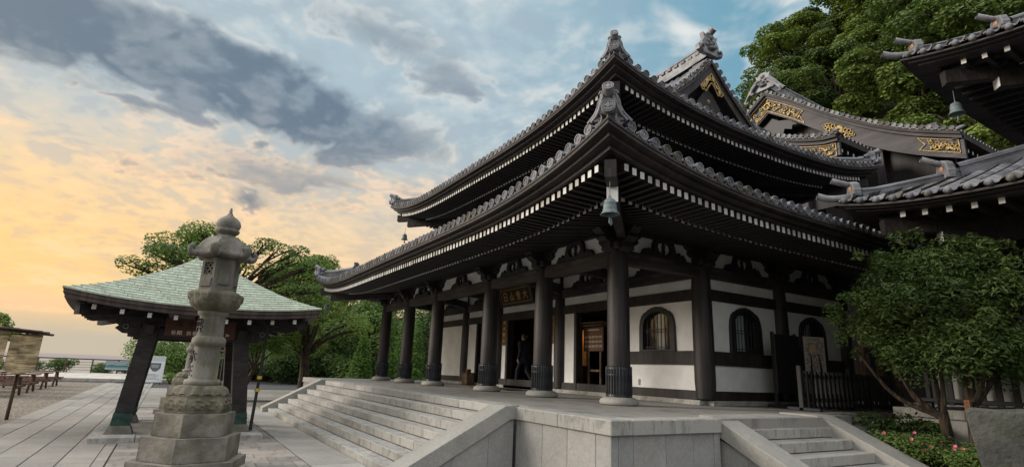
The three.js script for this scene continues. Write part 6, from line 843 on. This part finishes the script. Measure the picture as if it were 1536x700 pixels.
// bright full tree beside the far end of the hall
{ const R = rng(14), blobs = []; for (let k = 0; k < 34; k++) { const a = R() * 6.28, q = Math.sqrt(R()), h = R(); const rad = 3.5 * Math.sin(Math.PI * (0.25 + 0.68 * h)); blobs.push([Math.cos(a) * q * rad, 2.6 + h * 4.6, Math.sin(a) * q * rad, 0.7 + R() * 0.6, 0.7]); }
  tree('leafy_tree', 'full bright green tree standing between the pavilion and the far columns', [6.6, 0, -33], { seed: 9, r: 0.32, fork: [-0.1, 2.0, 0], limbs: 14, blobs, leaves: 34000, size: 0.15, tones: G_LIGHT }); }
{ const blobs = [[0.2, 2.3, 0, 0.6, 0.6], [0.9, 2.6, 0.2, 0.7, 0.6], [1.5, 2.2, 0.1, 0.5, 0.6], [0.5, 2.9, -0.3, 0.6, 0.6], [-0.3, 2.7, 0.2, 0.5, 0.6]]; tree('small_tree', 'small leaning tree with a curved dark trunk right of the pavilion post', [2.9, 0, -28.2], { seed: 21, r: 0.13, fork: [0.5, 1.2, 0], blobs, leaves: 4200, size: 0.15, tones: G_MID }); }
// trees that close the far end behind the columns
[[13.2, -44, 5.2, 31, 'tall dark tree behind the far columns of the hall', G_MID], [9.2, -47, 4.6, 32, 'dark broad tree behind the bright leafy tree', G_DARK], [4.4, -55, 4.2, 33, 'dark tree behind the hedge beyond the asphalt', G_DARK], [18, -40, 5.5, 34, 'large tree behind the far corner of the hall', G_DARK], [11, -55, 6, 35, 'dense tree closing the gap beyond the hedges and bushes', G_DARK], [16, -50, 6.5, 36, 'broad tree closing the view past the feathery shrubs', G_MID], [7.2, -58, 5.6, 37, 'tall tree rising behind the dark broad tree', G_MID]].forEach(([x, z, s, seed, label, tones]) => { const R = rng(seed), blobs = []; for (let k = 0; k < 26; k++) { const a = R() * 6.28, q = Math.sqrt(R()), h = R(), rad = s * 0.62 * Math.sin(Math.PI * (0.2 + 0.7 * h)); blobs.push([Math.cos(a) * q * rad, 0.7 + h * s * 1.15, Math.sin(a) * q * rad, s * 0.2 + R() * 0.5, 0.8]); } tree('garden_tree', label, [x, 0, z], { seed, r: 0.28, fork: [0, 1.2, 0], limbs: 10, blobs, leaves: 17000, size: 0.22, tones, group: 'trees beyond the far end of the hall' }); });
{ const R = rng(400), blobs = []; for (let k = 0; k < 30; k++) { const a = R() * 6.28, q = Math.sqrt(R()), h = R(); blobs.push([Math.cos(a) * q * 2.6, 0.6 + h * 5.6, Math.sin(a) * q * 2.0, 0.9 + R() * 0.6, 0.85]); }
  const p = tree('screen_tree', 'dense tree in the green screen that closes the view beyond the asphalt', [1.6, -1.6, -61], { seed: 401, r: 0.25, fork: [0, 1.4, 0], limbs: 10, blobs, leaves: 15000, size: 0.24, tones: G_DARK, group: 'screen of trees beyond the asphalt' });
  [[5.4, -60.5, 1.1], [9.2, -61.5, 1.0], [13, -60, 1.15], [16.8, -58, 1.2], [20.6, -55, 1.2], [24, -50, 1.25]].forEach(([x, z, s], k) => copyOf(p, null, [x, -1.3, z], k * 1.3, s)); }
// upright feathery shrubs seen between the far columns
[[11.4, -33, 3.4, 41, 'tall feathery green shrub between the last two columns'], [12.7, -34.5, 3.9, 42, 'tall feathery green shrub seen beside the far white wall'], [14.3, -36, 4.2, 43, 'feathery green shrub behind the far white wall'], [10.3, -35, 2.8, 44, 'feathery green shrub left of the last column']].forEach(([x, z, h, seed, label]) => { const R = rng(seed), s = thing('feathery_shrub', label, 'shrub', [x, 0, z], 0, 'feathery shrubs behind the colonnade'), blobs = []; for (let k = 0; k < 14; k++) { const t = k / 13; blobs.push([(R() - 0.5) * 0.6 * (1 - t), 0.4 + t * h, (R() - 0.5) * 0.6 * (1 - t), 0.75 * (1 - t * 0.7), 1.2]); } part('foliage', leafCloud(R, blobs, 5200, 0.2, [[0.06, 0.14, 0.015], [0.13, 0.25, 0.03]], { slim: 0.28 }), LEAF, s); mesh('stem', limb([[0, 0, 0], [0.03, h * 0.4, 0], [0, h * 0.9, 0]], 0.08, 0.03, 6, 6), M.bark, s); });
// hedge and round shrubs at the far side of the road
function shrub(name, label, pos, rx, h, rz, o) { const R = rng(o.seed), s = thing(name, label, o.cat ?? 'shrub', pos, 0, o.group), blobs = []; const n = o.n ?? 9; for (let k = 0; k < n; k++) { const a = R() * 6.28, q = Math.sqrt(R()) * 0.8; blobs.push([Math.cos(a) * q * rx, h * (0.4 + 0.25 * R()), Math.sin(a) * q * rz, Math.min(rx, rz, h) * (0.5 + 0.25 * R()), o.fl ?? 0.9]); } part('foliage', leafCloud(R, blobs, o.leaves, o.size, o.tones ?? G_DARK, o.leaf), o.mat ?? LEAF, s); const st = []; for (let k = 0; k < 5; k++) { const a = R() * 6.28; st.push(limb([[0, 0, 0], [Math.cos(a) * rx * 0.2, h * 0.3, Math.sin(a) * rz * 0.2], [Math.cos(a) * rx * 0.5, h * 0.6, Math.sin(a) * rz * 0.5]], 0.03, 0.012, 5, 4)); } mesh('stem', st, M.bark, s); return s; }
for (let k = 0; k < 5; k++) shrub('hedge', 'clipped low hedge in the row across the asphalt', [4.6 + k * 2.35, 0, -53.4], 1.35, 0.85, 0.8, { seed: 60 + k, leaves: 2600, size: 0.13, n: 12, cat: 'hedge', group: 'hedges across the asphalt', tones: [[0.04, 0.07, 0.012], [0.08, 0.12, 0.02]] });
[[5.4, -52, 1.6, 2.6, 71, 'dark round bush behind the hedge'], [7.6, -50.5, 1.7, 2.4, 72, 'dark bush left of the leafy tree trunk'], [11.6, -51, 1.8, 2.8, 73, 'dense dark bush behind the leafy tree'], [2.7, -50, 1.4, 2.2, 74, 'dark bush behind the small leaning tree']].forEach(([x, z, r, h, seed, label]) => shrub('round_bush', label, [x, 0, z], r, h, r, { seed, leaves: 5200, size: 0.17, n: 14, group: 'bushes behind the hedges', tones: G_DARK }));
[[-0.5, -50, 2.0, 3.4, 81, 'leafy shrub behind the poster stand'], [1.2, -48.5, 1.6, 2.9, 82, 'flowering shrub right of the poster stand']].forEach(([x, z, r, h, seed, label]) => shrub('leafy_shrub', label, [x, 0, z], r, h, r, { seed, leaves: 5600, size: 0.17, n: 16, tones: G_MID }));
shrub('round_bush', 'clipped yellow-green bush at the foot of the poster stand', [0.3, 0, -41.6], 0.5, 0.75, 0.45, { seed: 88, leaves: 1800, size: 0.08, tones: G_LIGHT });
for (let k = 0; k < 9; k++) shrub('railing_shrub', 'low green shrub pushing through the terrace railing', [-18 + k * 2.2, -0.2, -57.2], 1.15, 1.25 + 0.25 * ((k * 7) % 3), 0.8, { seed: 90 + k, leaves: 2200, size: 0.16, n: 9, group: 'shrubs along the terrace railing', tones: G_MID });
{ const blobs = [[0, 3.0, 0, 0.9, 0.7], [0.8, 2.7, 0.2, 0.7, 0.7], [-0.9, 2.8, 0, 0.8, 0.7], [1.3, 2.3, 0, 0.5, 0.7]]; tree('small_tree', 'small tree whose top shows above the stall roof', [-7.2, 0, -30.5], { seed: 102, r: 0.14, fork: [0, 1.4, 0], blobs, leaves: 5000, size: 0.16, tones: G_LIGHT }); }
// wooded hillside behind the halls
{
  const R = rng(200), variants = [];
  for (let v = 0; v < 3; v++) { const blobs = []; for (let k = 0; k < 52; k++) { const a = R() * 6.28, q = Math.sqrt(R()), h = R(), rad = 5.2 * Math.sin(Math.PI * (0.28 + 0.64 * h)); blobs.push([Math.cos(a) * q * rad, 3.8 + h * 7.0, Math.sin(a) * q * rad, 0.6 + R() * 1.0, 0.55]); } variants.push({ blobs, tones: [[[0.055, 0.1, 0.016], [0.12, 0.18, 0.03]], [[0.08, 0.13, 0.018], [0.17, 0.235, 0.036]], [[0.1, 0.16, 0.02], [0.21, 0.28, 0.04]]][v], seed: 210 + v }); }
  const hillH = (x, z) => Math.min(44, Math.max(0, x - 38) * 1.36) * sstep(-80, -33, z) - 0.5;
  const protos = []; let n = 0;
  for (let x = 44; x < 82; x += 5.4) for (let z = -66; z < 4; z += 5.6) {
    const px = x + (R() - 0.5) * 4, pz = z + (R() - 0.5) * 4, az = Math.atan2(px, -pz) * 180 / Math.PI; if (az < 50 || az > 86) continue;
    const v = Math.floor(R() * 3), y = hillH(px, pz) - 1.2, sc = 0.8 + R() * 0.5, label = 'broadleaf tree in the dense green wood on the hillside';
    if (!protos[v]) { const o = variants[v]; protos[v] = tree('hillside_tree', label, [px, y, pz], { seed: o.seed, r: 0.32, fork: [0, 3.4, 0], limbs: 10, blobs: o.blobs, leaves: 24000, size: 0.27, tones: o.tones, group: 'trees of the wooded hillside', leaf: { slim: 0.6, shell: 0.35 } }); protos[v].scale.setScalar(sc); }
    else copyOf(protos[v], label, [px, y, pz], R() * 6.28, sc);
    n++;
  }
}
// ---------------------------------------------------------------- garden bed at the right
{
  struct('planting_bed', grid(24, 24, (u, v) => { const x = lerp(10.05, 12.0, u), z = lerp(-6.2, 3, v); return [x, 0.32 + 0.16 * Math.sin(u * 3) + 0.05 * Math.sin(v * 20), z]; }), M.soil);
  const R = rng(300), blobs = [], C = [10.9, 3.02, -4.3];
  // crown is wide across the view and shallower in depth
  const side = V(0.36, 0, 0.93), depth = V(0.93, 0, -0.36);
  for (let k = 0; k < 120; k++) { const a = R() * 6.28, e = Math.asin(R() * 1.9 - 0.9), q = 0.68 + 0.3 * R(), sx = Math.cos(a) * Math.cos(e) * q * (1.3 + 0.16 * Math.sin(a * 3 + 1)) + 0.14, sd = Math.sin(a) * Math.cos(e) * q * 0.85, sy = Math.max(-1.05, Math.sin(e) * q * (1.0 + 0.14 * Math.sin(a * 2.3))) - 0.2; blobs.push([side.x * sx + depth.x * sd, sy + 2.72, side.z * sx + depth.z * sd, 0.16 + 0.26 * R(), 0.85]); }
  for (let k = 0; k < 26; k++) { const a = R() * 6.28, sx = Math.cos(a) * 1.25 * R() ** 0.5 + 0.14, sd = Math.sin(a) * 0.8; blobs.push([side.x * sx + depth.x * sd, 1.75 + 0.35 * R() + (sx < -0.6 ? 0.25 : 0), side.z * sx + depth.z * sd, 0.2 + 0.16 * R(), 0.8]); }
  for (let k = 0; k < 60; k++) { const a = R() * 6.28, e = Math.asin(R() * 1.8 - 0.8), q = 1.04 + 0.2 * R(), sx = Math.cos(a) * Math.cos(e) * q * 1.4 + 0.14, sd = Math.sin(a) * Math.cos(e) * q * 0.9; blobs.push([side.x * sx + depth.x * sd, 2.56 + Math.sin(e) * q * 1.08, side.z * sx + depth.z * sd, 0.1 + 0.1 * R(), 1.1]); }
  for (let k = 0; k < 22; k++) { const sx = 0.2 + 1.5 * R(), sd = (R() - 0.6) * 1.4; blobs.push([side.x * sx + depth.x * sd, 1.5 + 0.5 * R(), side.z * sx + depth.z * sd, 0.18 + 0.16 * R(), 0.9]); }
  blobs.push([0, 2.8, 0, 0.95, 0.8]);
  const t = thing('garden_tree', 'dense rounded evergreen tree with many stems in the azalea bed', 'tree', [C[0], 0.3, C[2]]);
  part('crown', leafCloud(R, blobs, 54000, 0.088, [[0.035, 0.08, 0.018], [0.15, 0.22, 0.05]], { slim: 0.36, shell: 0.5, fold: true, droop: 0.1 }), GLOSSY, t);
  const wood = [limb([[-0.05, 0, 0], [-0.04, 0.4, 0], [-0.12, 0.95, 0]], 0.1, 0.075, 9, 6), limb([[0.06, 0, 0.3], [0.08, 0.7, 0.33], [0.02, 1.6, 0.36], [0.0, 2.4, 0.4]], 0.11, 0.06, 9, 8)];
  for (const [x, y, z] of [[-0.35, 1.9, -1.1], [-0.1, 2.1, -0.7], [0.3, 2.2, -0.2], [-0.2, 2.3, 0.1], [-0.5, 1.8, -0.5]]) wood.push(limb([[-0.1, 0.85, 0], [lerp(-0.1, x, 0.5), 1.15, lerp(0, z, 0.55)], [x, y, z]], 0.055, 0.02, 7, 8));
  for (const [x, y, z] of [[0.1, 2.1, 0.9], [-0.3, 2.2, 0.8], [0.3, 2.3, 0.2]]) wood.push(limb([[0.04, 1.0, 0.34], [lerp(0.05, x, 0.5), 1.5, lerp(0.34, z, 0.6)], [x, y, z]], 0.05, 0.018, 7, 8));
  mesh('trunk', wood, M.bark, t);
  const tagT = canvasTex(48, 128, (c, w, h) => { c.fillStyle = '#8a5a36'; c.fillRect(0, 0, w, h); brush(c, 'tree', 10, 14, 28, '#2a1a10', 3); brush(c, 'sun', 10, 52, 28, '#2a1a10', 3); brush(c, 'big', 10, 90, 28, '#2a1a10', 3); });
  const tg = thing('name_tag', 'small wooden name tag tied to the evergreen tree trunk', 'sign', [C[0] - 0.08, 1.25, C[2] + 0.33], -1.2); part('plate', cbox(0.07, 0.2, 0.015, 0.003), M.noticeWood, tg, [0, 0.1, 0.045]); part('writing', sheet(0.066, 0.19), printMat(tagT), tg, [0, 0.1, 0.0535]); part('cord', uvm(new THREE.TorusGeometry(0.1, 0.006, 4, 14).rotateX(Math.PI / 2).translate(0, 0.16, -0.05)), M.iron, tg);
  // azaleas: mounds of tiny leaves with a few pink flowers
  const petal = merged(Array.from({ length: 5 }, (_, k) => { const g = poly([[0, 0], [0.012, 0.01], [0.013, 0.025], [0, 0.034], [-0.013, 0.025], [-0.012, 0.01]].reverse(), 0.003); g.rotateX(0.5); g.rotateZ(k * 1.2566); return g; })), pink = mat([0.62, 0.12, 0.2], { roughness: 0.7 });
  const RF = rng(330);
  const az = (label, x, z, rx, h, rz, seed, flowers) => { const s = shrub('azalea_shrub', label, [x, 0.3, z], rx, h, rz, { seed, leaves: 9000, size: 0.052, n: 26, fl: 0.7, tones: [[0.07, 0.13, 0.02], [0.15, 0.22, 0.04]], leaf: { slim: 0.45, shell: 0.75 }, group: 'azalea shrubs in the bed' }); for (let k = 0; k < flowers; k++) { const a = RF() * 6.28, q = Math.sqrt(RF()) * 0.85, f = part('flower', petal, pink, s, [Math.cos(a) * q * rx - 0.05, h * (0.98 - 0.45 * q * q) + 0.02, Math.sin(a) * q * rz]); f.rotation.set(RF() - 0.9, -1.2 + RF() - 0.5, 0, 'YXZ'); } };
  az('low azalea mound with pink flowers against the stair side wall', 10.55, -4.85, 0.55, 0.6, 0.75, 311, 6); az('azalea mound with pink flowers in front of the evergreen trunk', 10.5, -3.8, 0.55, 0.5, 0.8, 312, 9); az('azalea mound with pink flowers before the standing stone', 10.45, -2.75, 0.5, 0.4, 0.7, 313, 6);
  shrub('leafy_bush', 'dark leafy bush at the stone base behind the azaleas', [11.45, 0.3, -5.2], 0.55, 0.85, 0.7, { seed: 320, leaves: 4200, size: 0.085, n: 14, tones: [[0.035, 0.075, 0.016], [0.08, 0.13, 0.03]], leaf: { slim: 0.45 }, mat: GLOSSY });
  const fp = thing('broad_leaf_plant', 'plant with long yellowish leaves at the foot of the evergreen trunk', 'plant', [10.7, 0.35, -4.0]); const blade = mat([0.42, 0.4, 0.16], { roughness: 0.6, side: THREE.DoubleSide }), bladeG = mat([0.06, 0.12, 0.03], { roughness: 0.55, side: THREE.DoubleSide }); for (let k = 0; k < 11; k++) { const a = k * 0.62 + 0.4, L = 0.5 + 0.25 * RF(), g = grid(4, 8, (u, v) => { const w = 0.06 * Math.sin(Math.PI * (0.06 + 0.94 * v)), q = v * L; return [(u - 0.5) * 2 * w, q * (1 - 0.55 * v), q * 0.62 * v + Math.abs(u - 0.5) * -0.02]; }); part('leaf', g, k % 5 === 1 ? blade : bladeG, fp, [0, 0.05, 0], a); }
}
renderer.render(scene, camera);
